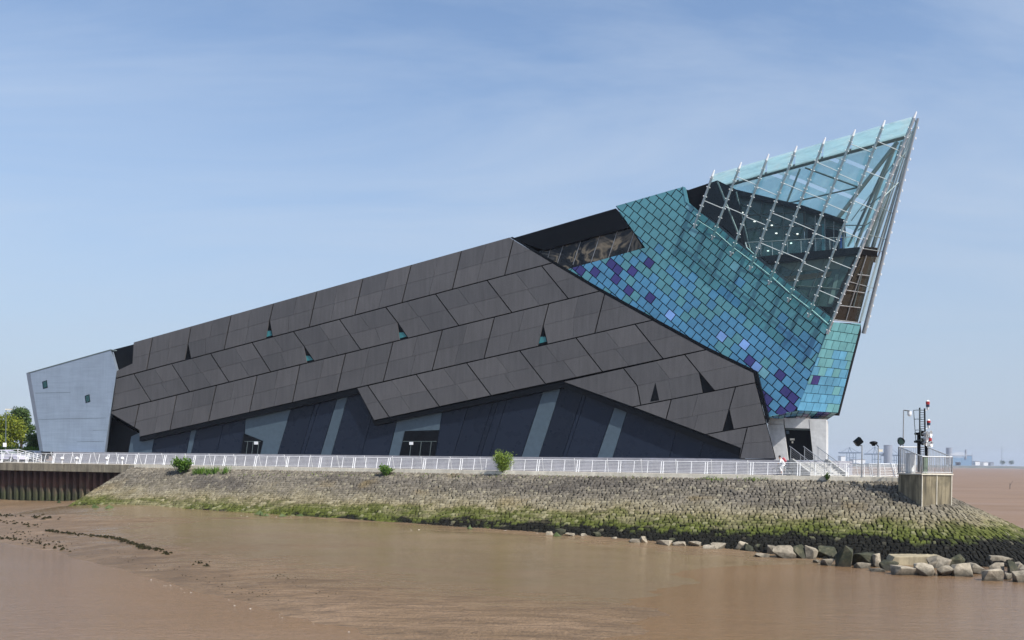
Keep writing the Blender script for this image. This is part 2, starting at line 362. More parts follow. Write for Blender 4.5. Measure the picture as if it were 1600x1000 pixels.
def mud_mat():
    t = NT('wet_estuary_mud'); p = t.pos()
    big = t.noise(p, 0.09, 3); med = t.noise(t.mapping(p, (0.35, 1.0, 1), (0, 0, 0.4)), 0.8, 5, 0.6); fine = t.noise(p, 5, 5, 0.6)
    rip = t.noise(t.mapping(p, (0.6, 3.2, 1), (0, 0, -0.75)), 1.0, 5, 0.68, 0.6)
    c = t.ramp(t.math('ADD', t.math('MULTIPLY', big, 0.5), t.math('MULTIPLY', med, 0.5)), [(0.34, (0.145, 0.098, 0.055, 1)), (0.5, (0.225, 0.152, 0.088, 1)), (0.64, (0.32, 0.22, 0.138, 1))])
    grit = t.noise(p, 11, 4, 0.7); c = t.mix(t.rng(fine, 0.35, 0.7, 0, 0.4), c, (0.115, 0.078, 0.054, 1)); c = t.mix(t.rng(grit, 0.45, 0.7, 0, 0.4), c, (0.095, 0.062, 0.042, 1)); c = t.mix(t.rng(rip, 0.5, 0.60, 0, 0.6), c, (0.095, 0.066, 0.044, 1))
    wet = t.attr('wet'); wn = t.rng(t.math('ADD', wet, t.rng(med, 0.3, 0.7, -0.35, 0.35)), 0.35, 0.65)
    c = t.mix(t.math('MULTIPLY', wn, 0.75), c, (0.175, 0.122, 0.070, 1))
    r = t.n('ShaderNodeMix'); r.data_type = 'FLOAT'; t.l(wn, r.inputs[0]); r.inputs[2].default_value = 0.42; r.inputs[3].default_value = 0.11
    bs = t.n('ShaderNodeMix'); bs.data_type = 'FLOAT'; t.l(wn, bs.inputs[0]); bs.inputs[2].default_value = 1.0; bs.inputs[3].default_value = 0.10
    b = t.n('ShaderNodeBump'); t.l(t.math('ADD', t.math('MULTIPLY', rip, 0.7), t.math('MULTIPLY', fine, 0.45)), b.inputs['Height']); t.l(bs.outputs[0], b.inputs['Strength']); b.inputs['Distance'].default_value = 0.3
    t.set(c, r.outputs[0], 0, t.rng(wn, 0, 1, 0.18, 0.35), b.outputs[0]); return t.m
def build_mud():
    xs = np.linspace(-115, 80, 300); ys = np.linspace(8, 128, 200); X, Y = np.meshgrid(xs, ys)
    z = mudz(np.c_[X.ravel(), Y.ravel()])
    z = np.clip(z, -8.5, -3.4)
    P = np.c_[X.ravel(), Y.ravel(), z]
    for i in range(len(P)):
        q = Vector((P[i, 0] * 0.12, P[i, 1] * 0.3, 0)); P[i, 2] += 0.06 * mnoise.noise(q) + 0.03 * mnoise.noise(q * 3.1)
        if P[i, 0] > 36 or P[i, 1] > 122: P[i, 2] = min(P[i, 2], -6.2)
    nx = len(xs); f = [(j * nx + i, j * nx + i + 1, (j + 1) * nx + i + 1, (j + 1) * nx + i) for j in range(len(ys) - 1) for i in range(nx - 1)]
    b = MB(); b.v = [tuple(p) for p in P]; b.f = f; b.r = [0] * len(f)
    o = b.build('mud_flat', mud_mat(), smooth=True, origin=(0, 0, 0), fix=False)
    # thin film of water left standing between the bank and the bar
    wl = [(150, 792, 10), (330, 800, 14), (450, 826, 24), (600, 848, 30), (750, 866, 34), (900, 880, 36), (1050, 900, 45)]
    wp = np.array([np.r_[mudhit(x, y)[:2], 0] for x, y, _ in wl]); wr = np.array([r for *_, r in wl]) / 1500 * wp[:, 1] * 7.0
    dd = np.min(np.linalg.norm((P[:, None, :2] - wp[None, :, :2]) * np.array([0.55, 1.0]), axis=-1) / wr[None], axis=1)
    wet = np.clip(1.5 - dd, 0, 1); at = o.data.attributes.new('wet', 'FLOAT', 'POINT'); at.data.foreach_set('value', wet.astype(np.float32))
    return tag(o, 'brown wet tidal mud flat with ripples', kind='structure')
build_mud()
def water_mat():
    t = NT('silty_river_water'); p = t.pos()
    a = t.noise(t.mapping(p, (0.6, 1.6, 1), (0, 0, 0.25)), 1.1, 5, 0.6); b = t.noise(p, 0.03, 3); c0 = t.noise(t.mapping(p, (0.02, 0.10, 1)), 1.0, 4)
    c = t.mix(t.rng(b, 0.35, 0.65), (0.22, 0.134, 0.070, 1), (0.18, 0.110, 0.056, 1))
    c = t.mix(t.rng(c0, 0.45, 0.7, 0, 0.35), c, (0.26, 0.19, 0.15, 1))
    sp = t.n('ShaderNodeSeparateXYZ'); t.l(p, sp.inputs[0]); op = t.math('MAXIMUM', t.rng(sp.outputs['X'], 34, 60), t.rng(sp.outputs['Y'], 95, 140))
    st = t.noise(t.mapping(p, (0.03, 0.16, 1)), 1.0, 5, 0.65); c = t.mix(t.math('MULTIPLY', op, t.rng(st, .3, .7, .0, .8)), c, (0.26, 0.19, 0.155, 1)); c = t.mix(t.math('MULTIPLY', op, t.rng(st, .45, .3, .0, .6)), c, (0.155, 0.105, 0.08, 1))
    f3 = t.noise(t.mapping(p, (1.2, 4.0, 1), (0, 0, -0.2)), 1.2, 4, 0.6); f2 = t.noise(t.mapping(p, (1.0, 2.2, 1), (0, 0, 0.15)), 4.5, 5, 0.65); c = t.mix(t.rng(f2, .38, .66, 0, .5), c, (0.105, 0.068, 0.04, 1))
    t.set(c, t.rng(op, 0, 1, 0.10, 0.6), 0, t.rng(op, 0, 1, 0.24, 0.10), t.bump(t.math('ADD', t.math('ADD', a, t.math('MULTIPLY', f2, 0.5)), t.math('MULTIPLY', f3, 0.7)), 0.6, 0.09)); return t.m
wb = MB(); wb.poly([(-2600, -40, ZW), (2600, -40, ZW), (2600, 4600, ZW), (-2600, 4600, ZW)])
tag(wb.build('river_water', water_mat(), origin=(0, 0, ZW)), 'brown silty river and estuary water', kind='structure')

# ---- promenade, terrace
T_L = -110.0; T_TIP = 9.0
def rl(t, o=0.0, z=0.0): return PR + D_ * t + N_ * o + Z_ * z     # o towards the river
def strip_box(t0, t1, o0, o1, z0, z1):
    b = MB(); b.prism([rl(t0, o0, z0), rl(t1, o0, z0), rl(t1, o0, z1), rl(t0, o0, z1)], M_ * (o0 - o1)); return b
b = MB(); b.prism([rl(T_L, 0.42, 0.0), rl(T_TIP + 0.6, 0.42, 0.0), rl(T_TIP + 1.6, -1.2, 0), rl(T_TIP - 1, -12, 0.0), rl(T_TIP - 22, -60, 0), rl(T_L, -60, 0.0)], (0, 0, -0.5))
tag(b.build('promenade', PAVE), 'pale concrete riverside promenade', kind='structure')
b = MB(); b.prism([rl(-86.5, -5.2, 1.35), rl(0.3, -5.2, 1.35), rl(4.5, -9.4, 1.35), rl(5.4, -14, 1.35), rl(-8, -50, 1.35), rl(-86.5, -50, 1.35)], (0, 0, -1.347))
tag(b.build('terrace', CONCG), 'raised lavender grey terrace under the museum', kind='structure')

# ---- stone embankment
LEFT_T = -69.5
def perim():
    """samples (base point, outward vector) from the left end round the tip to the back"""
    out = []
    for a in np.linspace(math.radians(88), 0, 10): out.append((rl(LEFT_T, 0.5), N_ * math.cos(a) - D_ * 0.22 * math.sin(a)))
    for t in np.linspace(LEFT_T, T_TIP + 0.7, 60)[1:]: out.append((rl(t, 0.5), N_.copy()))
    for a in np.linspace(0, math.radians(165), 34)[1:]: out.append((rl(T_TIP + 0.7, 0.5) * 1.0 + D_ * 0.8 * math.sin(a) + M_ * 0.6 * (1 - math.cos(a)), N_ * math.cos(a) + D_ * math.sin(a)))
    base = out[-1][0]; o = out[-1][1]
    for q in np.linspace(0, 30, 10)[1:]: out.append((base + M_ * q - D_ * q * 0.2, o))
    return np.array([p for p, _ in out]), np.array([o for _, o in out])
PB, PO = perim()
def sl(w): return SP[2] - KS * w
def row_pts(w): q = PB + PO * w; q[:, 2] = sl(w); return q
def stone_mat():
    t = NT('embankment_stone'); p = t.pos(); sep = t.n('ShaderNodeSeparateXYZ'); t.l(p, sep.inputs[0])
    n1 = t.noise(p, 0.35, 4, 0.6); n2 = t.noise(t.mapping(p, (0.12, 0.12, 0.6)), 1.0, 4, 0.6); n3 = t.noise(p, 5, 4); r = t.attr('rnd')
    z = t.math('ADD', sep.outputs['Z'], t.rng(n1, 0.3, 0.7, -0.42, 0.42)); z = t.math('ADD', z, t.rng(r, 0, 1, -0.16, 0.16))
    u = t.rng(z, -5.6, 0.0)
    k = lambda zz: (zz + 5.6) / 5.6
    c = t.ramp(u, [(0.0, (0.012, 0.012, 0.010, 1)), (k(-4.5), (0.014, 0.014, 0.011, 1)), (k(-4.32), (0.05, 0.06, 0.018, 1)), (k(-4.2), (0.088, 0.105, 0.022, 1)), (k(-3.65), (0.105, 0.118, 0.032, 1)),
                    (k(-3.35), (0.15, 0.145, 0.06, 1)), (k(-3.1), (0.235, 0.205, 0.125, 1)), (k(-2.6), (0.25, 0.222, 0.155, 1)), (k(-2.1), (0.20, 0.178, 0.138, 1)), (k(-1.2), (0.172, 0.155, 0.128, 1)), (1.0, (0.25, 0.222, 0.175, 1))])
    tanp = t.math('MULTIPLY', t.rng(t.noise(t.mapping(p, (.25, .25, .9)), 1.0, 5, .7), .50, .62), t.rng(sep.outputs['Z'], -4.25, -4.05)); tanp = t.math('MULTIPLY', tanp, t.rng(sep.outputs['Z'], -3.0, -3.3)); c = t.mix(t.math('MULTIPLY', tanp, .75), c, (0.24, 0.215, 0.125, 1))
    upper = t.rng(sep.outputs['Z'], -3.0, -2.0)
    dk = t.math('MULTIPLY', t.rng(n2, 0.47, 0.62), upper)
    c = t.mix(t.math('MULTIPLY', dk, 0.55), c, (0.075, 0.068, 0.065, 1))
    och = t.math('MULTIPLY', t.rng(t.noise(p, 0.22, 2), 0.6, 0.7), t.rng(sep.outputs['Z'], -3.2, -2.6)); c = t.mix(t.math('MULTIPLY', och, 0.4), c, (0.26, 0.19, 0.075, 1))
    pk = t.math('MULTIPLY', t.rng(r, 0.95, 0.96), t.rng(sep.outputs['Z'], -4.9, -4.2)); c = t.mix(t.math('MULTIPLY', pk, 0.35), c, (0.30, 0.275, 0.19, 1))
    v = t.math('MULTIPLY', t.rng(r, 0, 1, 0.52, 0.92), t.rng(n3, 0.3, 0.7, 0.72, 1.22))
    s = t.n('ShaderNodeVectorMath', operation='SCALE'); t.l(c, s.inputs[0]); t.l(v, s.inputs['Scale'])
    t.set(s.outputs[0], 0.85, None, 0.12); t.set(normal=t.bump(n3, 0.4, 0.06)); return t.m
STONE = stone_mat()
def earth_mat():
    t = NT('dark_joint_earth'); n = t.noise(t.pos(), 3, 4); t.set(t.ramp(n, [(0.3, (0.006, 0.005, 0.004, 1)), (0.7, (0.025, 0.022, 0.017, 1))]), 0.95, None, 0.05); return t.m
def build_embankment():
    b = MB(); ws = np.linspace(-0.2, 15.5, 30); rows = [row_pts(w) - Z_ * 0.10 for w in ws]; n = len(PB)
    b.v = [tuple(p) for r in rows for p in r]; b.f = [(j * n + i, j * n + i + 1, (j + 1) * n + i + 1, (j + 1) * n + i) for j in range(len(ws) - 1) for i in range(n - 1)]; b.r = [0] * len(b.f)
    bank = b.build('stone_embankment', earth_mat(), origin=rl(-30, 6, -5), fix=False)
    tag(bank, 'sloping river embankment paved with rough stones', kind='structure')
    stones = []; dw = 0.41; w = 0.02; ri = 0
    up = np.array([0, 0, 1.0])
    while w < 14.2:
        w1 = w + dw; lo, hi = row_pts(w), row_pts(w1); mid = row_pts(w + dw / 2)
        seg = np.linalg.norm(np.diff(mid, axis=0), axis=1); L = np.r_[0, np.cumsum(seg)]; idx = np.arange(len(L))
        a = rng.uniform(0, 0.3)
        while a < L[-1] - 0.4:
            wd = rng.uniform(0.26, 0.52); a1 = a + wd
            if a1 > L[-1]: break
            def P(aa, ww):
                f = np.interp(aa, L, idx); i = min(int(f), n - 2); q = (PB[i] + (PB[i + 1] - PB[i]) * (f - i)) + (PO[i] + (PO[i + 1] - PO[i]) * (f - i)) * ww
                q = q.copy(); q[2] = sl(ww); return q
            g = 0.036; j = lambda s=0.06: rng.uniform(-s, s); sk = rng.uniform(-0.08, 0.08)
            base = [P(a + g + sk + j(.03), w + g + j(.04)), P((a + a1) / 2 + sk + j(.1), w + g * .5 + j(.05)), P(a1 - g + sk + j(.03), w + g + j(.04)),
                    P(a1 - g - sk + j(.03), w1 - g + j(.05)), P((a + a1) / 2 - sk + j(.1), w1 - g * .3 + j(.05)), P(a + g - sk + j(.03), w1 - g + j(.05))]
            c = np.mean(base, axis=0); tl = np.array([rng.uniform(-.09, .09), rng.uniform(-.09, .09), 0]); h = rng.uniform(0.02, 0.065)
            top = [c + (q - c) * rng.uniform(0.70, 0.90) + up * (h + (q - c) @ tl) for q in base]
            bot = [q - up * 0.16 for q in base]
            pts = bot + [q - up * 0.03 + up * rng.uniform(-.02, .03) for q in base] + top + [c + up * (h + 0.02)]
            fs = [(i, (i + 1) % 6, 6 + (i + 1) % 6, 6 + i) for i in range(6)] + [(6 + i, 6 + (i + 1) % 6, 12 + (i + 1) % 6, 12 + i) for i in range(6)] + [(12 + i, 12 + (i + 1) % 6, 18) for i in range(6)]
            d = np.linalg.norm(c - C_); px, py = proj(c)
            vis = -20 < px < 1620 and py < 885 and (c[2] > mudz(c[:2])[0] - 0.25)
            if c[2] > mudz(c[:2])[0] - 0.5 or c[0] > 34: stones.append((d if vis and px > 1235 else 1e4, pts, fs, rng.random()))
            a = a1
        w = w1; ri += 1
    order = sorted(range(len(stones)), key=lambda i: stones[i][0]); big = set(order[:296])
    rest = MB()
    for i, (d, pts, fs, r) in enumerate(stones):
        if i in big and d < 1e4:
            s = MB(); s.raw(pts, fs, r); s.build('paving_stone', STONE, bank, rnd=True)
        else: rest.raw(pts, fs, r)
    o = rest.build('paving_stones', STONE, bank, rnd=True); tag(o, kind='stuff')
    print('stones', len(stones))
build_embankment()
cop = strip_box(LEFT_T - 0.2, T_TIP + 0.6, 0.62, 0.30, -0.42, 0.035); 
o = cop.build('promenade_kerb', CONCL); tag(o, 'pale concrete kerb along the top of the stone slope', kind='structure')

# ---- sheet pile wall on the left
def pile_mat():
    t = NT('rusty_sheet_pile'); p = t.pos(); sep = t.n('ShaderNodeSeparateXYZ'); t.l(p, sep.inputs[0])
    n = t.noise(p, 1.2, 5, 0.65); m = t.noise(t.mapping(p, (3, 3, 0.5)), 1.0, 5, 0.6)
    z = t.math('ADD', sep.outputs['Z'], t.rng(n, 0.3, 0.7, -0.5, 0.5)); u = t.rng(z, -4.6, -0.6)
    c = t.ramp(u, [(0.0, (0.03, 0.04, 0.012, 1)), (0.22, (0.05, 0.065, 0.02, 1)), (0.42, (0.09, 0.07, 0.045, 1)), (0.55, (0.16, 0.075, 0.05, 1)), (0.75, (0.10, 0.045, 0.035, 1)), (1, (0.05, 0.03, 0.028, 1))])
    c = t.mix(t.rng(m, 0.55, 0.75, 0, 0.5), c, (0.30, 0.22, 0.14, 1)); c = t.mix(t.rng(t.orand(), 0, 1, 0.25, 0.55), c, (0.02, 0.014, 0.012, 1))
    t.set(c, 0.85); t.set(normal=t.bump(n, 0.4, 0.05)); return t.m
def build_piles():
    root = empty('sheet_pile_wall', rl(-82, 0.4, -5)); PM = pile_mat()
    tag(root, 'rusty corrugated steel sheet pile quay wall with green algae at its foot', 'quay wall')
    pw = 0.98; t = T_L + 2; i = 0
    while t < LEFT_T + 1.5:
        s = MB(); dpt = 0.42
        prof = [(0, 0), (0.22, 0), (0.38, dpt), (0.78, dpt), (0.94, 0), (0.98, 0)]
        front = [rl(t + a, -0.45 + d) for a, d in prof]; back = [rl(t + a, -0.55 + d) for a, d in prof]
        k = len(prof); pts = [q + Z_ * z for z in (-6.4, -0.9) for q in front] + [q + Z_ * z for z in (-6.4, -0.9) for q in back]
        fs = [(j, j + 1, k + j + 1, k + j) for j in range(k - 1)] + [(2 * k + j, 3 * k + j, 3 * k + j + 1, 2 * k + j + 1) for j in range(k - 1)] + [(k + j, k + j + 1, 3 * k + j + 1, 3 * k + j) for j in range(k - 1)]
        s.raw(pts, fs); s.build('sheet_pile', PM, root, fix=True); t += pw; i += 1
    t = T_L + 2
    while t < LEFT_T + 0.5:
        L = 5.8; e = min(t + L, LEFT_T + 0.6); s = MB(); s.prism([rl(t + 0.03, 0.62, -0.9), rl(e - 0.03, 0.62, -0.9), rl(e - 0.03, 0.62, -0.03), rl(t + 0.03, 0.62, -0.03)], M_ * 1.3)
        s.build('coping_beam', COPING, root); t += L
build_piles()

# ================================================================== MUSEUM
museum = empty('museum_building', B0 + D_ * -35 + Z_ * 1.35)
tag(museum, 'angular museum with grey metal cladding, blue tiled prow and glass canopy', 'museum')
def pr(name, pix, o, depth, mat, parent=None, o_list=None, **kw):
    s = MB(); pts = [fac(x, y, o) for x, y in pix]; s.prism(pts, M_ * depth); return s.build(name, mat, parent or museum, **kw)
OUT = [(209, 535), (796, 371), (862, 411), (936, 455), (1018, 500.5), (1102, 546.6), (1177, 583), (1180, 598.5), (1196.5, 662), (1211, 717), (1155, 716), (1158, 700), (989.5, 635.5), (880, 596), (585, 657), (558, 606), (218, 682), (218, 672), (174, 646), (175, 642), (182, 591), (182.5, 579.5), (207, 568)]
S = {0: ((209, 535), (796, 371)), 1: ((182, 591), (862, 411)), 2: ((175, 642), (936, 455)), 3: ((558, 606), (1018, 500.5)), 4: ((585, 657), (1102, 546.6)), 5: ((989.5, 635.5), (1178, 598.5)), 6: ((1103.5, 678.6), (1196.5, 662)), 7: ((1100, 717), (1211, 717))}
S[3] = ((218, 683.5), (1018, 500.5)); S3R = ((558, 606), (1018, 500.5))
ROWS = [
 ([(209, 535), (796, 371), (862, 411), (182, 591), (182.5, 579.5), (207, 568)], S[0], S[1],
  [((238, 528), (229, 578)), ((298, 511.5), (293.5, 538), (288.5, 564), (298, 561)), ((361, 492.5), (350, 546)), ((427, 475), (421, 501), (415.5, 530), (425.5, 527)), ((495, 455), (483, 511)), ((567, 434.5), (554, 492.3)), ((642.5, 413), (628, 472)), ((721, 391), (707, 451)), ((801.5, 377), (788.6, 429))]),
 ([(182, 591), (862, 411), (936, 455), (175, 642)], S[1], S[2],
  [((210.5, 587), (236, 627.5)), ((269, 570.5), (296, 612.5)), ((330.5, 555), (357.5, 597)), ((394.5, 536.5), (423, 581)), ((460, 520.5), (475.5, 542), (480, 567), (491, 565)), ((531, 500.3), (563.5, 546.5)), ((604, 482), (621.5, 504.5), (625, 532), (637.5, 528.5)), ((681, 460.5), (716.6, 508.5)), ((762, 439.5), (799.5, 488)), ((847, 416.6), (887, 465.5))]),
 ([(175, 642), (936, 455), (1018, 500.5), (558, 606), (218, 682), (218, 672), (174, 646)], S[2], S[3],
  [((217, 634), (210, 667)), ((275.5, 620), (265.5, 671)), ((337.5, 604.5), (326, 657)), ((401, 589.5), (389.8, 642.5)), ((468, 573), (457, 627.5)), ((539.3, 555), (526.5, 611.5)), ((613.5, 536.6), (599, 594.5)), ((690.5, 518), (675.5, 577)), ((772, 497.6), (756.5, 558.5)), ((857, 476), (848.6, 509), (841, 540.5), (855, 537)), ((946, 454), (929.5, 519.5))]),
 ([(558, 606), (1018, 500.5), (1102, 546.6), (880, 596), (585, 657)], S3R, S[4],
  [((575, 603), (607, 650)), ((651, 586.5), (686, 634.5)), ((729.5, 568), (766.5, 617)), ((812.6, 549), (851.6, 599)), ((899.5, 527.5), (941, 580.5)), ((992.5, 507), (1036, 560.5))]),
 ([(880, 596), (1102, 546.6), (1177, 583), (1180, 598.5), (989.5, 635.5)], ((880, 596), (1102, 546.6)), S[5],
  [((973.6, 575), (995.5, 602.5), (1001, 632.5), (1001, 632.5)), ((1070.5, 555), (1092.5, 582), (1098.5, 613.5), (1116, 610))]),
 ([(989.5, 635.5), (1180, 598.5), (1196.5, 662), (1103.5, 678.6)], S[5], S[6],
  [((1048.6, 625), (1040, 657)), ((1149, 605.5), (1139, 640), (1129, 674.5), (1146, 671))]),
 ([(1103.5, 678.6), (1196.5, 662), (1211, 717), (1155, 716), (1158, 700)], S[6], S[7], [((1167, 669.6), (1156, 715.5))]),
]
OA = 0.95; TH = 0.13
clad = pr('grey_cladding', OUT, OA - TH - 0.04, 1.1, CORE)
o = pr('roof_volume', [(175, 600), (209, 537.5), (796, 373.5), (862, 411), (936, 455), (1018, 500.5), (1018, 640), (880, 640), (600, 640), (218, 690)], -0.7, 26, BLACK)
npanel = 0
LT = simple
def emit_panel(poly, name='cladding_panel'):
    global npanel
    poly = clean(poly, 0.15)
    if area(poly) < 12: return
    oo = OA + rng.uniform(-0.008, 0.008)
    pr(name, poly, oo, TH, CLAD, clad); npanel += 1
GM = 0.85; GS = 0.16
for (poly, lt, lb, seams) in ROWS:
    p0 = clipy(poly, lt[0], lt[1], GM if lt is not S[0] else 0, True)
    p0 = clipy(p0, lb[0], lb[1], GM, False)
    m0 = ((lt[0][0] + lb[0][0]) / 2, (lt[0][1] + lb[0][1]) / 2); m1 = ((lt[1][0] + lb[1][0]) / 2, (lt[1][1] + lb[1][1]) / 2)
    full = []
    for s in seams:
        if len(s) == 2: t, bt = s; md = ((t[0] + bt[0]) / 2, (t[1] + bt[1]) / 2); full.append((t, md, bt, bt))
        else: full.append(s)
    for half in (0, 1):
        ph = clipy(p0, m0, m1, GS, half == 1)
        for i in range(len(full) + 1):
            q = ph; L = full[i - 1] if i > 0 else None; Rr = full[i] if i < len(full) else None
            if L: la = (L[0], L[1]) if half == 0 else (L[1], L[3]); q = clip(q, la[0], la[1], GM, True)
            if Rr: ra = (Rr[0], Rr[1]) if half == 0 else (Rr[1], Rr[2]); q = clip(q, ra[0], ra[1], GM, False)
            if len(q) < 3: continue
            if L and Rr and area(q) > 500:
                f = rng.uniform(0.42, 0.58); a = tuple(np.array(la[0]) * (1 - f) + np.array(ra[0]) * f); c = tuple(np.array(la[1]) * (1 - f) + np.array(ra[1]) * f)
                emit_panel(clip(q, a, c, GS, False)); emit_panel(clip(q, a, c, GS, True))
            else: emit_panel(q)
print('panels', npanel)
# small triangular windows in the cladding: dark reveal, teal pane low in some
for tri, pane in [(((293.5, 538), (288.5, 564), (298, 561)), 0), (((421, 501), (415.5, 530), (425.5, 527)), 1), (((475.5, 542), (480, 567), (491, 565)), 1), (((621.5, 504.5), (625, 532), (637.5, 528.5)), 1), (((848.6, 509), (841, 540.5), (855, 537)), 1), (((1092.5, 582), (1098.5, 613.5), (1116, 610)), 0), (((1139, 640), (1129, 674.5), (1146, 671)), 0)]:
    w = pr('triangular_window', [tri[0], tri[1], tri[2]], OA - TH - 0.02, 0.03, BLACK)
    if pane:
        a, l, r = map(np.array, tri); pr('pane', [a * .45 + l * .55, a * .45 + r * .55 + (0, 1.5), a * .12 + r * .88, a * .12 + l * .88], OA - TH + 0.02, 0.03, TEALPANE, w)
w = pr('triangular_window', [(1024, 597.6), (1016, 627.6), (1030, 625.5)], OA + 0.02, 0.03, BLACK)
# black soffit edge below the cladding and along its right edge
def edge_strip(name, pts, dn, o, depth, mat):
    pp = [tuple(p) for p in pts]; return pr(name, pp + [(x + dx, y + dy) for (x, y), (dx, dy) in reversed(list(zip(pp, dn)))], o, depth, mat)
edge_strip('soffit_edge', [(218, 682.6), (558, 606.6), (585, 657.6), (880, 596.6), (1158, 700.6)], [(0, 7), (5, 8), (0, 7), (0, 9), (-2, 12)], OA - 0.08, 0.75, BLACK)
edge_strip('cladding_edge', [(797, 371), (862, 410.5), (936, 454.5), (1018, 500), (1102, 546), (1178, 582.5), (1198, 661)], [(4, -1), (4, -2.5), (4, -3), (4, -3.5), (4, -3.5), (5, -2.5), (4, -6)], OA - 0.05, 0.9, BLACK)
# lower wall
LW = [(205, 682), (218, 676), (558, 600), (585, 640), (880, 585), (1163, 690), (1158, 719), (200, 711)]
lower = pr('lower_wall', LW, 0.25, 3.0, CORE)
SEAM = [((243, 676), (236, 710)), ((300.5, 660), (291, 710)), ((310, 660), (297.5, 710)), ((352, 650), (338, 710)), ((383.6, 645), (381, 712)), ((457, 630), (432.5, 712)), ((495, 622), (468, 712)), ((502, 622), (474, 712)), ((530, 612), (500, 713)), ((546.5, 608), (516.5, 713)), ((595, 600), (564, 713)),
        ((622, 650), (607, 713)), ((692, 636), (679, 715)), ((735, 625), (707, 715)), ((775, 615), (743, 715)), ((783, 615), (750, 715)), ((797, 610), (764, 715)), ((854, 595), (814, 716)), ((881, 592), (841, 716)), ((916, 600), (878, 716)), ((922, 600), (884, 716)), ((964, 625), (932.5, 716)), ((984, 630), (956.5, 716)), ((1062, 655), (1045, 717)), ((1105, 672), (1092, 717))]
LIGHT = {0, 2, 5, 10, 12, 18, 22}
LIGHT = {0, 2, 5, 9 + 0, 12, 18, 22}
for i in range(len(SEAM) + 1):
    q = LW
    if i > 0: q = clip(q, SEAM[i - 1][0], SEAM[i - 1][1], 0.35, True)
    if i < len(SEAM): q = clip(q, SEAM[i][0], SEAM[i][1], 0.35, False)
    q = clean(q, .1)
    if area(q) < 8: continue
    li = i in LIGHT
    pr('wall_panel', q, 0.32 if not li else 0.40, 0.06 if not li else 0.14, SLATE if li else NAVY, lower)
for poly in ([(381, 677), (411, 689), (405.5, 713.5), (376, 713.5)], [(632.5, 673.4), (686, 672), (679, 715), (623.5, 715)]):
    dr = pr('service_door', poly, 0.44, 0.05, BLACK)
    xs = [p[0] for p in poly]; x0, x1 = min(xs), max(xs)
    for f in (0.3, 0.55, 0.8):
        xx = x0 + (x1 - x0) * f; pr('door_mullion', [(xx, 690), (xx + 0.7, 690), (xx - 2, 713), (xx - 2.7, 713)], 0.47, 0.025, STEELD, dr)
    pr('door_mullion', [(x0 + 6, 689.3), (x1 - 4, 689.3), (x1 - 4, 690), (x0 + 6, 690)], 0.47, 0.028, STEELD, dr)
    pr('door_sign', [(x0 + 16, 690.5), (x0 + 22, 690.5), (x0 + 22, 695), (x0 + 16, 695)] if x0 > 500 else [(397, 690), (403, 690), (403, 694.5), (397, 694.5)], 0.50, 0.02, WHITE, dr)
pr('base_rail', [(208, 709), (1212, 717), (1212, 719.5), (208, 711.5)], 0.52, 0.3, CONCG)
# dark recesses beside the wing
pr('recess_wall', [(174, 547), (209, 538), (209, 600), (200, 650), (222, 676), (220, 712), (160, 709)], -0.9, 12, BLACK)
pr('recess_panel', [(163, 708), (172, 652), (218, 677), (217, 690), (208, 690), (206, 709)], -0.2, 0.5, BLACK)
# wing
s = MB(); s.prism([fac(x, y, 1.3) for x, y in [(47, 581.3), (173, 546.5), (182, 579.5), (163, 707.3), (67.5, 705.5)]], M_ * 14 - D_ * 10); wing = s.build('silver_wing', WING, museum); WPANE = simple('dark_teal_pane', (0.012, 0.06, 0.065, 1), 0.1)
s = MB(); a, b1, c, d = fac(47, 581.3, 1.28), fac(67.5, 705.5, 1.28), fac(62, 705, 0.1), fac(41, 583, 0.1); s.prism([a, b1, c, d], M_ * 6 - D_ * 2); s.build('wing_return', WING, museum)
pr('wing_roof_edge', [(41, 582.8), (173, 545.6), (173.4, 547), (47, 582.6)], 1.33, 1.0, STEELD)
for cx, cy in ((70, 601), (136.5, 623)):
    w = pr('wing_window', [(cx - 4, cy - 4.6), (cx + 3, cy - 7), (cx + 4.4, cy + 4.6), (cx - 2.6, cy + 6.4)], 1.33, 0.05, BLACK)
    pr('pane', [(cx - 3, cy - 3.8), (cx + 2.3, cy - 5.7), (cx + 3.5, cy + 3.8), (cx - 1.8, cy + 5.3)], 1.35, 0.04, WPANE, w)
for y0, x0, x1 in ((614, 55, 110), (655, 60, 165), (672, 145, 168), (690, 120, 163)):
    pr('wing_joint', [(x0, y0), (x1, y0 - (x1 - x0) * .02), (x1, y0 - (x1 - x0) * .02 + .5), (x0, y0 + .5)], 1.306, 0.05, STEELD)
pr('wing_shadow_block', [(64, 704.8), (168, 706.5), (166, 713), (66, 713)], 0.6, 5, BLACK)  # solid black block painted in for the shadow under the wing
def bar(name, pts, o, r, mat, parent=None, n=6):
    s = MB(); q = [fac(x, y, o) for x, y in pts]
    for a, b in zip(q[:-1], q[1:]): s.tube(a, b, r, n)
    return s.build(name, mat, parent or museum)
# roof link: black fascia and clerestory
pr('black_roof_fascia', [(800, 372.5), (962.5, 325.5), (984, 355), (850, 391)], 0.0, 14, BLACK)
cl = pr('clerestory', [(838, 394), (984, 352), (1006, 387.5), (889, 420), (880, 426), (845, 400)], -0.35, 6, BLACK)
cseam = [(862, 0), (880, 0), (905, 0), (932, 0), (957, 0), (984, 0), (1005, 0)]; P0 = [(838, 394), (984, 355), (1005, 387.3), (889, 420), (882, 424), (845, 398)]
for i in range(len(cseam)):
    q = P0
    if i > 0: q = clip(q, (cseam[i - 1][0] + 8, 360), (cseam[i - 1][0] - 12, 420), 0.4, True)
    q = clip(q, (cseam[i][0] + 8, 360), (cseam[i][0] - 12, 420), 0.4, False); q = clean(q)
    if i < 6: bar('mullion', [(cseam[i][0] + 8, 360), (cseam[i][0] - 10, 414)], -0.27, 0.03, STEEL, cl, 4)
    if area(q) > 6: pr('window_pane', q, -0.3, 0.04, REFLG, cl)
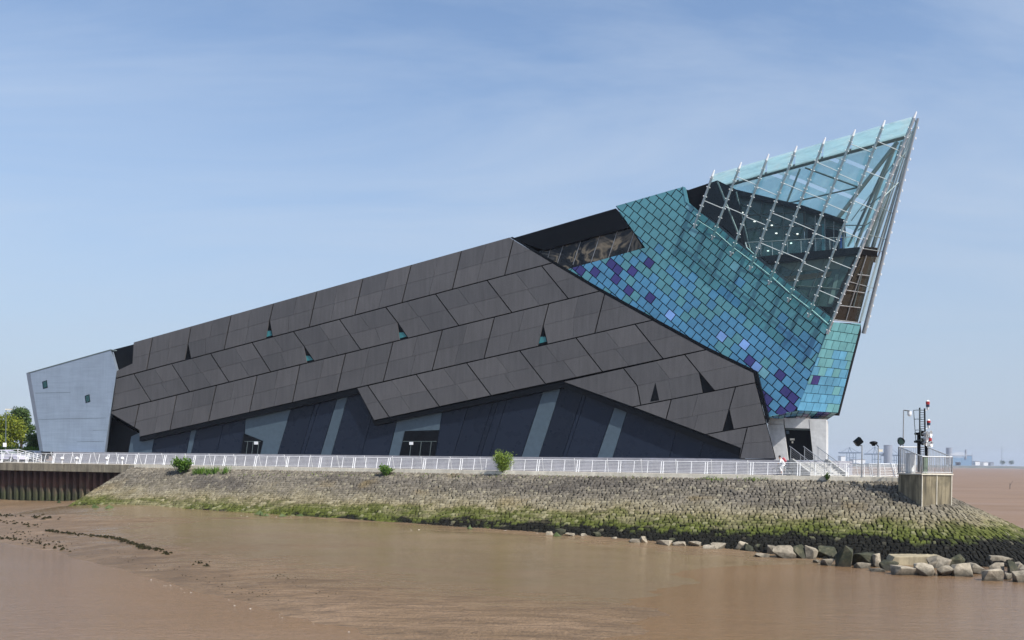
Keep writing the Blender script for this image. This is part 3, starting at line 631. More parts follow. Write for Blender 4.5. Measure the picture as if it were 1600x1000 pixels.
# ---- blue tiled facade
BL = [(962, 322), (1067, 292), (1072, 314), (1089, 328), (1119, 351), (1160, 386), (1208, 424), (1264, 470), (1297, 495), (1298.5, 503), (1245.4, 641.4), (1197, 652), (1176, 588), (1100, 552), (1018, 507), (936, 462), (880, 424), (889, 420), (1008, 387)]
tiles = pr('tile_facade', BL, -0.06, 3.0, CORE)
BSZ = [fsz(fac(x, y, 0)) for x, y in BL]
E1 = np.array([0.665, -0.595]); E2 = np.array([-0.50, -0.655]); org = fsz(fac(1219, 586.2, 0))
VIO = [(1170.8, 565.8), (1219, 586), (1230.5, 616.5), (1243, 625), (1231, 637), (1192, 619), (1198, 624), (1217, 645), (1200, 643), (899, 421), (913, 422), (925, 430), (935.5, 421), (957, 420), (1011, 410), (988, 427), (967, 428), (956.5, 440.5), (977.5, 459), (1011, 468)]
LIG = [(1043.7, 496), (1124, 525.6), (1159, 535.5), (1183, 575)]; PAL = [(1194.5, 586), (1080, 330), (1088, 362), (1147, 408)]
def near(px, lst, r=8.0):
    return any(math.hypot(px[0] - a, px[1] - b) < r for a, b in lst)
tlist = []
for i in range(-40, 41):
    for j in range(-40, 41):
        c = org + E1 * (i + 0.5 * (j % 2)) + E2 * j
        g = 0.046; q = [c + E1 * (a * (0.5 - g)) + E2 * (bb * (0.5 - g)) for a, bb in ((-1, -1), (1, -1), (1, 1), (-1, 1))]
        cp = clean(clipconvex(BSZ, q), 0.01)
        if len(cp) < 3 or area(cp) < 0.025: continue
        cc = np.mean(cp, axis=0); P3 = B0 + D_ * cc[0] + Z_ * (cc[1] - B0[2]); px = proj(P3)
        tlist.append((area(cp), cp, px))
used = {}
special = {}
for lst, mm in ((PAL, PALE), (LIG, LIGHTB), (VIO, VIOLET)):
    for q in lst:
        kk = min(range(len(tlist)), key=lambda i: math.hypot(tlist[i][2][0] - q[0], tlist[i][2][1] - q[1])); special[kk] = mm
for ti, (a, cp, px) in enumerate(tlist):
    # distance from lower-left edge line in pixels
    dl = ((px[0] - 889) * (583 - 421) / 331 * 1.0 - (px[1] - 421)) * 0.87
    pb = 0.84 if dl < 22 else max(0.035, 0.78 - (dl - 22) / 95)
    if px[1] < 370: pb = 0.06
    m = BLUE if rng.random() < pb else TEAL
    m = special.get(ti, m)
    o3 = rng.uniform(0.0, 0.012); tx, tz = rng.uniform(-.008, .008, 2); cc = np.mean(cp, axis=0)
    pts = [B0 + D_ * p[0] + Z_ * (p[1] - B0[2]) + N_ * (o3 + tx * (p - cc)[0] + tz * (p - cc)[1]) for p in cp]
    s = MB(); s.prism(pts, M_ * 0.05); s.build('facade_tile', m, tiles)
print('tiles', len(tlist))
# ---- prow end face (plane C)
e0 = fac(1245.4, 641.4); e1 = fac(1431, 178); dY = e0[1] * 1.045; e2 = atY(1309, 645, dY)
NC = np.cross(e1 - e0, e2 - e0); NC /= np.linalg.norm(NC)
if NC[1] > 0: NC = -NC
def cpl(x, y, o=0.0): return hit(x, y, e0 + NC * o, NC)
CX = (e2 - e0); CX /= np.linalg.norm(CX); CY = np.cross(CX, NC); CY /= np.linalg.norm(CY)
if CY[2] < 0: CY = -CY
def prc(name, pix, o, depth, mat, parent=None, vec=None):
    s = MB(); s.prism([cpl(x, y, o) for x, y in pix], -NC * depth if vec is None else vec); return s.build(name, mat, parent or museum)
CP = [(1245.4, 641.4), (1299, 503.5), (1345, 506), (1309, 645)]
prow = prc('prow_face', CP, -0.07, 0.5, CORE, vec=M_ * 6)
CSZ = [np.array([(cpl(x, y) - e0) @ CX, (cpl(x, y) - e0) @ CY]) for x, y in CP]
hgt = np.linalg.norm(e1 - e0); lean = (CSZ[1] - CSZ[0]) / CSZ[1][1]; tw, thh = 1.12, 0.86
nrow = int(max(p[1] for p in CSZ) / thh) + 2
for j in range(-1, nrow):
    off = 0.5 * (j % 2)
    for i in range(-3, 22):
        y0 = j * thh; b0 = lean * y0 * 0.85
        q = [np.array([i + off + a, 0]) * np.array([tw, 0]) + np.array([b0[0] + lean[0] * bb * thh * .6, y0 + bb * thh]) for a, bb in ((0.025, 0.03), (0.975, 0.03), (0.975, 0.97), (0.025, 0.97))]
        cp = clean(clipconvex(CSZ, q), 0.01)
        if len(cp) < 3 or area(cp) < 0.05: continue
        pts = [e0 + CX * p[0] + CY * p[1] + NC * rng.uniform(0, .006) for p in cp]; c3 = np.mean(pts, axis=0); px = proj(c3)
        m = BLUE_LIT if rng.random() < np.clip((px[1] - 540) / 70, 0.05, 0.95) else TEAL_LIT
        if math.hypot(px[0] - 1274.5, px[1] - 600) < 7: m = VIOLET
        s = MB(); s.prism(pts, -NC * 0.05); s.build('prow_tile', m, prow)
# soffit under the prow
s0, s1, s2 = fac(1197, 652), e0, e2
NS = np.cross(s1 - s0, s2 - s0); NS /= np.linalg.norm(NS)
if NS[2] > 0: NS = -NS
spx = [(1197, 652), (1245.4, 641.6), (1309, 645.2), (1292, 656), (1224, 655)]
s = MB(); s.prism([hit(x, y, s0, NS) for x, y in spx], -NS * 0.3); sof = s.build('prow_soffit', CORE, museum)
for k in range(3):
    for i in range(11):
        u0, u1 = (i + .06) / 11, (i + .94) / 11; v0, v1 = (k + .08) / 3, (k + .92) / 3
        A = np.array([(1197, 652), (1245.4, 641.6), (1309, 645.2)]); fr = lambda u: (np.array([1197 + 112 * u, np.interp(1197 + 112 * u, A[:, 0], A[:, 1])])); bk = lambda u: np.array([1200 + 91 * u, np.interp(1200 + 91 * u, [1200, 1224, 1292], [652.3, 655, 656])])
        q = [fr(u0) * (1 - v0) + bk(u0) * v0, fr(u1) * (1 - v0) + bk(u1) * v0, fr(u1) * (1 - v1) + bk(u1) * v1, fr(u0) * (1 - v1) + bk(u0) * v1]
        s = MB(); s.prism([hit(x, y, s0 + NS * 0.02, NS) for x, y in q], -NS * 0.05); s.build('soffit_tile', [TEAL, BLUE, TEAL, VIOLET, PALE][int(rng.integers(0, 5))], sof)
# base under the prow with entrance
OB = -2.2
pr('base_wall', [(1194, 649), (1224.5, 653), (1224.5, 662.5), (1199, 662)], OB, 1.5, BASEW)
pr('base_wall', [(1199, 663), (1224.5, 663), (1231.5, 719), (1212, 719)], OB - 0.02, 1.5, BASEW)
pr('door_lintel', [(1225, 653), (1263.5, 654), (1265.5, 669.5), (1226.5, 668.5)], OB - 0.02, 1.2, BASEW)
pr('base_wall', [(1264.2, 654.5), (1291, 655.2), (1291, 719), (1271, 719)], OB, 5, BASEW)
dr = pr('entrance_door', [(1226, 668), (1266, 669), (1271.5, 719), (1231.5, 719)], OB - 0.7, 0.1, BLACK)
pr('door_frame', [(1227, 669), (1265.5, 670), (1265.8, 672.5), (1227.3, 671.5)], OB - 0.5, 0.1, STEELD, dr)
pr('door_sign', [(1234.5, 685), (1241.5, 685), (1241.5, 688), (1234.5, 688)], OB - 0.64, 0.03, CONCL, dr)
pr('door_sign', [(1237, 689.5), (1239.5, 689.5), (1239.5, 692.5), (1237, 692.5)], OB - 0.64, 0.03, CONCL, dr)
pr('entrance_lamp', [(1228, 673), (1232.5, 673), (1233, 678), (1229, 678)], OB - 0.2, 0.3, SLATE, dr)
# ---- glazed prow: lounge, deck, canopy
pr('black_gable', [(1068, 294), (1075, 297), (1121, 281.7), (1137, 291), (1155, 318), (1165, 392), (1119, 352.5), (1089, 329), (1071, 315)], -0.7, 9, BLACK)
pr('blue_edge_trim', [(1066, 291), (1071, 293), (1076, 316), (1092, 330), (1088, 329), (1071, 315)], 0.05, 0.3, TEAL)
pr('lounge_roof', [(1121, 281.7), (1150, 296), (1255, 321), (1320, 343), (1320, 347), (1255, 326.5), (1150, 304)], -2.2, 9, BLACK)
lng = pr('lounge_glazing', [(1150, 303.5), (1255, 326), (1258, 400), (1186, 408), (1165, 392), (1153, 365)], -3.0, 6, DARKG)
lob = pr('lobby_glazing', [(1258.8, 327), (1319, 346.5), (1320, 392), (1258.8, 398)], -3.4, 3, DARKG)
for a, b in [((1153, 337), (1258, 331)), ((1155, 358), (1258, 352)), ((1190, 313), (1190, 405)), ((1224, 320), (1224, 402)), ((1258, 326), (1258, 400)), ((1156, 318), (1258, 375)), ((1155, 308), (1156, 372))]: bar('glazing_bar', [a, b], -2.95, 0.05, STEELD, lng, 4)
for a, b in [((1274, 333), (1274, 396)), ((1289, 338), (1289, 395)), ((1303, 342), (1303, 394)), ((1259, 352), (1319, 356)), ((1319, 346), (1319, 392))]: bar('glazing_bar', [a, b], -3.35, 0.05, STEEL, lob, 4)
pr('lobby_panel', [(1262, 358), (1272, 356), (1272, 392), (1262, 393)], -3.33, 0.05, BLACK, lob); pr('lobby_panel', [(1290, 357), (1310, 360), (1310, 391), (1290, 392)], -3.33, 0.05, BLACK, lob)
pr('lobby_panel', [(1284, 350), (1288, 350), (1288, 391), (1284, 391)], -3.3, 0.05, TEALPANE, lob)
for x, y in [(1194, 357.5), (1213, 364.5), (1246, 365.5), (1179, 346), (1206, 352), (1236, 380), (1160, 332), (1200, 392)]:
    s = MB(); s.ball(fac(x, y, -2.88), 0.085, 8, 5, (1.4, 1, 0.7)); LMP = MATS.get('lamp_glow') or simple('lamp_glow', (0.9, 0.9, 0.9, 1), 0.4, emit=((1, 0.97, 0.9, 1), 1.2)); s.build('ceiling_lamp', LMP, lng)
deck = pr('balcony_deck', [(1180, 401.5), (1346, 385.5), (1346, 395.5), (1240, 407), (1215, 409.5), (1192, 411)], -0.35, 5.5, BLACK)
s = MB(); s.prism([cpl(1343, 384.5, -0.1), cpl(1371, 387, -0.1), cpl(1371, 400.5, -0.1), cpl(1350, 399.5, -0.1), cpl(1345, 398, -.1)], M_ * 3); s.build('deck_end', BLACK, museum)
for x in (1189, 1207, 1231, 1252, 1275, 1297, 1318, 1336): bar('baluster', [(x, 401.5 - (x - 1180) * 0.0964), (x - 0.6, 380 - (x - 1180) * 0.055)], -0.6, 0.035, STEEL, deck, 5)
bar('balcony_handrail', [(1166, 379), (1340, 369.5)], -0.6, 0.035, STEEL, deck, 5)
bar('balcony_handrail', [(1164.5, 379), (1167, 387), (1178, 397)], -0.6, 0.05, WHITE, deck, 6)
pr('balustrade_glass', [(1168, 380), (1338, 371), (1338, 386), (1183, 400.5)], -0.58, 0.02, CLEAR, deck)
pr('blue_banner', [(1311.8, 368.5), (1315.6, 368), (1315.6, 387), (1312.2, 387.5)], -0.8, 0.12, simple('blue_fabric', (0.02, 0.10, 0.45, 1), 0.6), deck)
lr = pr('lower_room_glazing', [(1186, 409), (1342, 395), (1303, 482), (1297, 494), (1264, 468.5), (1208, 422.5)], -1.0, 5, DARKG)
pr('room_ceiling', [(1216, 413), (1322, 400), (1312, 420), (1240, 424)], -0.97, 0.02, simple('pale_ceiling', (0.10, 0.13, 0.11, 1), 0.5), lr)
pr('room_screen', [(1225, 432), (1300, 424), (1296, 432), (1228, 440)], -0.96, 0.02, simple('ochre_screen', (0.09, 0.08, 0.05, 1), 0.5), lr)
pr('room_column', [(1306, 428), (1311, 428), (1301, 476), (1294, 474)], -0.94, 0.03, simple('grey_green_column', (0.10, 0.16, 0.15, 1), 0.5), lr)
pr('room_sill', [(1278, 478), (1302, 480), (1297, 494), (1276, 479)], -0.95, 0.03, BLACK, lr)
for a, b in [((1250, 405), (1228, 440)), ((1290, 400), (1262, 466)), ((1240, 446), (1320, 452))]: bar('glazing_bar', [a, b], -0.93, 0.04, STEELD, lr, 4)
bay = prc('prow_window_bay', [(1347.5, 399), (1367, 401), (1340.5, 503.5), (1303.5, 499)], -0.15, 0.8, BROWNG)
prc('dark_lower_pane', [(1312, 478), (1344, 481.5), (1339.5, 502.5), (1304, 498.5)], -0.12, 0.03, simple('brown_black_pane', (0.012, 0.009, 0.006, 1), 0.3), bay)
def cbar(name, pts, o, r, mat, parent=None, n=6):
    s = MB(); q = [cpl(x, y, o) for x, y in pts]
    for a, b in zip(q[:-1], q[1:]): s.tube(a, b, r, n)
    return s.build(name, mat, parent or museum)
for a, b in [((1354, 399), (1328, 479)), ((1328, 479), (1322, 500)), ((1312.5, 477.5), (1344, 481)), ((1322, 453.5), (1352, 458)), ((1340, 429), (1359, 431)), ((1304, 500), (1341, 504))]: cbar('bay_mullion', [a, b], -0.05, 0.05, STEEL, bay, 5)
cbar('bay_post', [(1347, 425), (1333, 480)], -0.06, 0.07, STEELD, bay, 5)
# canopy
canopy = empty('glass_canopy', fac(1262, 496, 0.9), museum)
TOP = [(1116, 266.5), (1158, 254.5), (1201, 241.6), (1245, 229), (1289.4, 216), (1336, 203.5), (1382.4, 189), (1431.6, 175.6)]
FOOT = [(1084, 356.5), (1112, 374.5), (1141, 400), (1171, 422), (1200.6, 445), (1230.6, 472), (1262, 496), (1292, 522)]
OC = 0.75
def lerp(a, b, f): return (a[0] + (b[0] - a[0]) * f, a[1] + (b[1] - a[1]) * f)
for i, (t, f) in enumerate(zip(TOP, FOOT)):
    a, b2 = fac(*f, OC), fac(*t, OC); last = i == 7
    cap = lerp(t, f, 10 / math.dist(t, f)); s = MB(); s.tube(a, fac(*cap, OC), 0.115 if not last else 0.15, 8, rnd=0)
    tb = s.build('mast', STEEL, canopy, smooth=False)
    s = MB(); s.tube(fac(*cap, OC), b2, 0.12, 8, 0.07); s.ball(b2, 0.075); s.build('mast_cap', WHITE, tb)
    s = MB(); L = math.dist(t, f); k = 6.0; sgn = 1
    while k < L - 12:
        q = lerp(f, t, k / L); dxp = np.array([t[0] - f[0], t[1] - f[1]]) / L; nn = np.array([-dxp[1], dxp[0]])
        for sg in (1, -1):
            r2 = (q[0] + nn[0] * sg * 2.6, q[1] + nn[1] * sg * 2.6); s.tube(fac(*q, OC), fac(*r2, OC + 0.16), 0.03, 4); s.ball(fac(*r2, OC + 0.2), 0.055, 6, 4)
        k += 15.5
    o = s.build('glass_fixings', WHITE, tb); tag(o, kind='stuff')
def onm(i, k): L = math.dist(TOP[i], FOOT[i]); return lerp(FOOT[i], TOP[i], k / L)
for i in range(7):
    L0 = math.dist(TOP[i], FOOT[i]); L1 = math.dist(TOP[i + 1], FOOT[i + 1]); k = 33 + 10 * (i % 2)
    lv = [0]
    # lower tie and rungs sloping down to the right
    s = MB(); s.tube(fac(*onm(i, 14), OC), fac(*onm(i + 1, 14), OC), 0.035, 5); s.build('tie_rod', WHITE, canopy)
    k0 = 46 + (i % 3) * 10
    while k0 < L0 - 16:
        d1 = onm(i, k0); # find point on next mast along the rung direction
        best = min(np.linspace(0, L1, 200), key=lambda kk: abs((onm(i + 1, kk)[1] - d1[1]) - 0.42 * (onm(i + 1, kk)[0] - d1[0])))
        if best > 1: s = MB(); s.tube(fac(*d1, OC), fac(*onm(i + 1, best), OC), 0.036, 6); s.build('rung', WHITE, canopy); lv.append((k0, best))
        k0 += 50
    # front panes
    cuts = [(6, 6), (28, 28)] + [c for c in lv[1:] if c[0] > 40] + [(L0 - 9, L1 - 9)]
    for c0, c1 in zip(cuts[:-1], cuts[1:]):
        q = [onm(i, c0[0] + .6), onm(i + 1, c0[1] + .6), onm(i + 1, c1[1] - .6), onm(i, c1[0] - .6)]
        s = MB(); s.poly([fac(*p, OC + 0.22) for p in q]); s.build('front_pane', GREENG if c0[0] < 10 else CLEAR, canopy, fix=False)
# roof glass from the front masts to the ridge tube
RO = -8.0
RIDGE = [(1108.5, 296.5), (1416, 212.5)]
def ridge(f): return lerp(RIDGE[0], RIDGE[1], f)
for i in range(7):
    f0, f1 = i / 7 + 0.006, (i + 1) / 7 - 0.006; L = lambda j: math.dist(TOP[j], FOOT[j])
    A = fac(*onm(i, L(i) - 7), OC); Bq = fac(*onm(i + 1, L(i + 1) - 7), OC); A, Bq = A + (Bq - A) * 0.02, Bq - (Bq - A) * 0.02
    c = fac(*ridge(f1), RO); d = fac(*ridge(f0), RO)
    s = MB(); s.prism([A, Bq, c, d], (0, 0, 0.04)); s.build('roof_pane', FRIT, canopy)
s = MB(); s.tube(fac(*RIDGE[0], RO), fac(*RIDGE[1], RO), 0.2, 10, 0.27); s.build('ridge_tube', STEELD, canopy)
s = MB(); s.tube(fac(1108, 294, RO + .4), fac(1417, 209.5, RO + .4), 0.06, 6); s.build('ridge_tube', STEELD, canopy)
# rear screen
RP = [(1112, 298), (1414, 215), (1424, 222), (1368, 345), (1322, 388), (1300, 342), (1240, 322), (1150, 303)]
va = np.array([-0.386, 0.922]); vb = np.array([0.922, 0.386])
for i in range(-2, 14):
    for j in range(-6, 9):
        o2 = np.array([1100 + i * 44.0, 292 - i * 12.5]) + va * (j * 50 + (i % 2) * 22)
        wv = np.array([44.0 * 0.985, 12.0]); q = [o2, o2 + np.array([44 * .97, 44 * .97 * 0.40]), o2 + np.array([44 * .97, 44 * .97 * .40]) + va * 44, o2 + va * 44]
        cp = clean(clipconvex(RP, q), .3)
        if len(cp) >= 3 and area(cp) > 25: s = MB(); s.prism([fac(*p, RO - 0.4) for p in cp], M_ * 0.03); s.build('rear_pane', FRIT, canopy)
for a, b, r, o in [((1402, 222), (1306, 345), 0.20, -5), ((1250, 264), (1229, 318), 0.10, -6), ((1258, 262), (1340, 292), 0.09, -6), ((1229, 318), (1340, 293), 0.08, -6.2), ((1410, 222), (1352, 390), 0.17, -4.5), ((1400, 226), (1336, 388), 0.16, -5.5), ((1385, 262), (1325, 385), 0.10, -6.5), ((1330, 345), (1400, 250), 0.04, -3), ((1316, 352), (1352, 352), 0.05, -3), ((1416, 220), (1362, 388), 0.13, -3.5), ((1392, 240), (1331, 372), 0.11, -6), ((1345, 330), (1385, 300), 0.05, -4), ((1340, 360), (1378, 335), 0.05, -4), ((1150, 300), (1172, 392), 0.1, -2.0), ((1121, 284), (1156, 372), 0.1, -0.5)]:
    bar('canopy_strut', [a, b], o, r, STEELD, canopy, 8)
# prow edge: big leaning post on the end face and its fins
s = MB(); s.tube(cpl(1434.3, 185, 0.1), cpl(1349.5, 521, 0.1), 0.12, 10, 0.2); s.build('prow_post', PSTEEL, canopy)
s = MB(); s.tube(cpl(1431.5, 190, -0.2), cpl(1343.5, 505, -0.2), 0.06, 8, 0.1); s.build('prow_post', PSTEEL, canopy)
for k, (a, b, r) in enumerate([((1424, 205), (1352, 398), 0.09), ((1428, 200), (1362, 398), 0.08), ((1419, 215), (1343, 388), 0.08), ((1410, 235), (1333, 425), 0.1), ((1426, 215), (1370, 395), 0.1), ((1430, 205), (1378, 398), 0.07)]): cbar('prow_mullion', [a, b], -0.6 - k * 0.4, r, PSTEEL, canopy, 6)
for a, b in [((1429, 186), (1433, 200)), ((1404, 240), (1421, 250)), ((1388, 283), (1409, 293)), ((1372, 322), (1398, 335)), ((1352, 365), (1387, 375)), ((1345, 388), (1378, 393)), ((1326, 440), (1364, 450)), ((1418, 216), (1426, 206)), ((1395, 262), (1417, 236)), ((1376, 312), (1404, 285))]: cbar('prow_tie', [a, b], -0.1, 0.04, STEEL, canopy, 5)
for q in ([(1430, 190), (1432, 192), (1398, 320), (1376, 320)], [(1375, 323), (1397, 323), (1379, 392), (1350, 386)], [(1369, 402), (1377, 402), (1362, 455), (1354, 455)], [(1353.5, 457), (1361.5, 457), (1350, 502), (1342, 502)]):
    s = MB(); s.poly([cpl(x, y, 0.12) for x, y in q]); s.build('prow_pane', CLEAR if q[0][1] < 350 else FRIT, canopy, fix=False)
s = MB()
for k in np.linspace(0.03, 0.98, 20):
    q = lerp((1437, 190), (1354, 517), k); s.box(cpl(q[0] + 0.4, q[1], 0.15), 0.04, 0.04, 0.1)
o = s.build('prow_fixings', WHITE, canopy); tag(o, kind='stuff')
# solid core behind tiles so that the building has a body
s = MB(); s.prism([fac(1000, 420, -2.9), fac(1075, 330, -2.9), fac(1180, 420, -2.9), fac(1290, 510, -2.9), fac(1240, 636, -2.9), fac(1010, 560, -2.9)], M_ * 12); s.build('tile_volume', BLACK, museum)

# ================================================================== ENTRANCE STEPS
def build_steps():
    root = empty('entrance_steps', rl(2.5, -6, 0)); tag(root, 'pale concrete entrance steps with metal handrails below the prow door', 'steps')
    q = (D_ + N_) / math.sqrt(2); p = (D_ - N_) / math.sqrt(2); E0 = rl(0.3, -5.2); wd = 3.9
    for i in range(8):
        a0 = E0 + q * (i * .29 + .004); a1 = E0 + q * ((i + 1) * .29); z = 1.35 - 0.15 * (i + 1)
        s = MB(); s.prism([a0 + Z_ * z, a1 + Z_ * z, a1 + p * wd + Z_ * z, a0 + p * wd + Z_ * z], (0, 0, -z + 0.003)); s.build('step', STEPM, root)
    for off in (-0.24, wd + 0.02):
        a0 = E0 + p * off; s = MB(); s.prism([a0 + q * .01 + Z_ * .004, a0 + q * .01 + Z_ * 1.5, a0 + q * .3 + Z_ * 1.5, a0 + q * 2.5 + Z_ * .35, a0 + q * 2.7 + Z_ * .35, a0 + q * 2.7 + Z_ * .004], p * .22); s.build('cheek_wall', STEPM, root)
    for off in (-0.12, 1.5, 3.1):
        a0 = E0 + p * off; h = MB(); h.tube(a0 - q * .15 + Z_ * 2.65, a0 + q * 2.7 + Z_ * 1.15, 0.035, 6)
        for d, z0, z1 in ((0.0, 1.35, 2.57), (1.3, .7, 1.89), (2.6, .003, 1.2)): h.tube(a0 + q * d + Z_ * z0, a0 + q * d + Z_ * z1, 0.032, 6)
        hr = h.build('handrail', STEEL, root)
        for k in range(5):
            dz = -0.19 * (k + 1); w = MB(); w.tube(a0 + Z_ * (2.57 + dz), a0 + q * 2.6 + Z_ * (1.2 + dz), 0.012, 4); w.build('wire', STEEL, hr)
build_steps()

# ================================================================== RAILING
RAILP = [(rl(t, 0.1), M_) for t in np.linspace(T_L + 1, T_TIP - 1.9, 50)]
for a in np.linspace(0, math.radians(150), 12)[1:]:
    cpt = rl(T_TIP - 1.9, -3.0); RAILP.append((cpt + (N_ * math.cos(a) + D_ * math.sin(a)) * 3.1, -(N_ * math.cos(a) + D_ * math.sin(a))))
bp, bi = RAILP[-1]
tang = np.array([bi[1], -bi[0], 0]); tang = tang if tang @ M_ > 0 else -tang
for q in np.linspace(0, 28, 12)[1:]: RAILP.append((bp + tang * q, bi))
def build_railing():
    root = empty('promenade_railing', rl(-30, 0.1)); tag(root, 'long white promenade railing leaning inland above the stone slope', 'railing')
    P = np.array([p for p, _ in RAILP]); I = np.array([i for _, i in RAILP]); L = np.r_[0, np.cumsum(np.linalg.norm(np.diff(P, axis=0), axis=1))]
    def at(s, h):
        q = np.array([np.interp(s, L, P[:, k]) for k in range(3)]); i = np.array([np.interp(s, L, I[:, k]) for k in range(3)]); i /= np.linalg.norm(i)
        return q + i * (0.30 * h / 1.1) + Z_ * h
    for h, r in ((1.12, 0.035), (0.96, 0.014), (0.83, 0.014), (0.70, 0.014), (0.57, 0.014), (0.44, 0.014), (0.31, 0.014), (0.17, 0.024)):
        s = MB(); s.path([at(x, h) for x in np.unique(np.r_[L[::6], L[49:]])], r, 6); s.build('rail', WHITE, root)
    x = 0.4; pan = 3.92
    while x < L[-1]:
        for dx in (0, 0.2):
            s = MB(); s.tube(at(x + dx, 0.0), at(x + dx, 1.10), 0.035, 6); s.tube(at(x + dx, -0.02), at(x + dx, 0.03), 0.08, 6); s.build('post', WHITE, root)
        for f in (0.37, 0.69):
            s = MB(); s.tube(at(x + pan * f, 0.05), at(x + pan * f, 1.10), 0.027, 6); s.build('baluster', WHITE, root)
        x += pan
build_railing()
def build_inner():
    root = empty('terrace_railing', rl(-30, -5.3, 0)); tag(root, 'row of slim grey posts with wire along the terrace edge behind the white railing', 'railing')
    t = -86.0
    while t < 0:
        s = MB(); s.tube(rl(t, -4.9, 0.0), rl(t, -4.4, 1.32), 0.04, 6); s.build('post', WHITE, root); t += 3.3
    for z in (1.32, 0.9):
        s = MB(); s.tube(rl(-86, -4.9 + 0.5 * z / 1.32, z), rl(0, -4.9 + 0.5 * z / 1.32, z), 0.016, 5); s.build('wire', STEEL, root)
build_inner()
def build_left_rail():
    root = empty('ramp_railing', atY(45, 722, 117)); tag(root, 'short white ramp railing sloping beside the silver wing at far left', 'railing')
    pts = [atY(-10, 704, 119), atY(28, 702, 118), atY(65, 711.5, 117)]
    for dz in (0, -0.25, -0.5, -0.75):
        s = MB(); s.path([p + Z_ * dz for p in pts], 0.03, 6); s.build('rail', WHITE, root)
    for f in np.linspace(0, 1, 7):
        p = pts[0] + (pts[1] - pts[0]) * f if f < .5 else pts[1] + (pts[2] - pts[1]) * (f - .5) * 2
        s = MB(); s.tube(p - Z_ * (p[2] - 0.0), p, 0.035, 6); s.build('post', WHITE, root)
build_left_rail()
BLN = ['leftmost', 'second from the left', 'third from the left', 'rightmost']
for k, x in enumerate((97, 120, 167, 191)):
    p = atY(x, 716.5, 106.5 - k * 0.9); root = empty('bollard_light', (p[0], p[1], 0.0)); tag(root, 'white globe bollard light behind the railing, %s of four' % BLN[k], 'bollard light', 'bollard lights below the silver wing')
    s = MB(); s.tube((p[0], p[1], 0), (p[0], p[1], p[2] - .12), 0.07, 8); s.build('post', WHITE, root)
    s = MB(); s.ball(p, 0.2, 10, 7); s.build('globe', WHITE, root, smooth=True)

# ================================================================== TIDE GAUGE TOWER AND LAMPS
GA = np.array([0.968, 0.25, 0]); GB = np.array([-0.25, 0.968, 0])
def gcorner():
    return hit(1440, 791, SP, SNRM)
GK = gcorner(); GZ = 0.41; LA, LB = 2.72, 2.85
def gp(a, b, z): return np.array([GK[0], GK[1], 0]) + GA * a + GB * b + Z_ * z
def gauge_mat():
    t = NT('streaked_gauge_concrete'); p = t.pos(); sep = t.n('ShaderNodeSeparateXYZ'); t.l(p, sep.inputs[0])
    a = t.noise(t.mapping(p, (2.6, 2.6, 0.22)), 1.0, 5, 0.6); b = t.noise(p, 5, 5); g = t.noise(p, 1.1, 3)
    c = t.ramp(a, [(0.34, (0.07, 0.06, 0.042, 1)), (0.5, (0.20, 0.17, 0.11, 1)), (0.66, (0.34, 0.29, 0.195, 1))])
    st = t.math('MULTIPLY', t.rng(sep.outputs['Z'], -1.5, 0.3), t.rng(g, 0.42, 0.6)); c = t.mix(t.math('MULTIPLY', st, 0.7), c, (0.06, 0.055, 0.04, 1))
    c = t.mix(t.rng(b, 0.45, 0.75, 0, 0.3), c, (0.14, 0.12, 0.08, 1)); t.set(c, 0.9); t.set(normal=t.bump(b, 0.25, 0.03)); return t.m
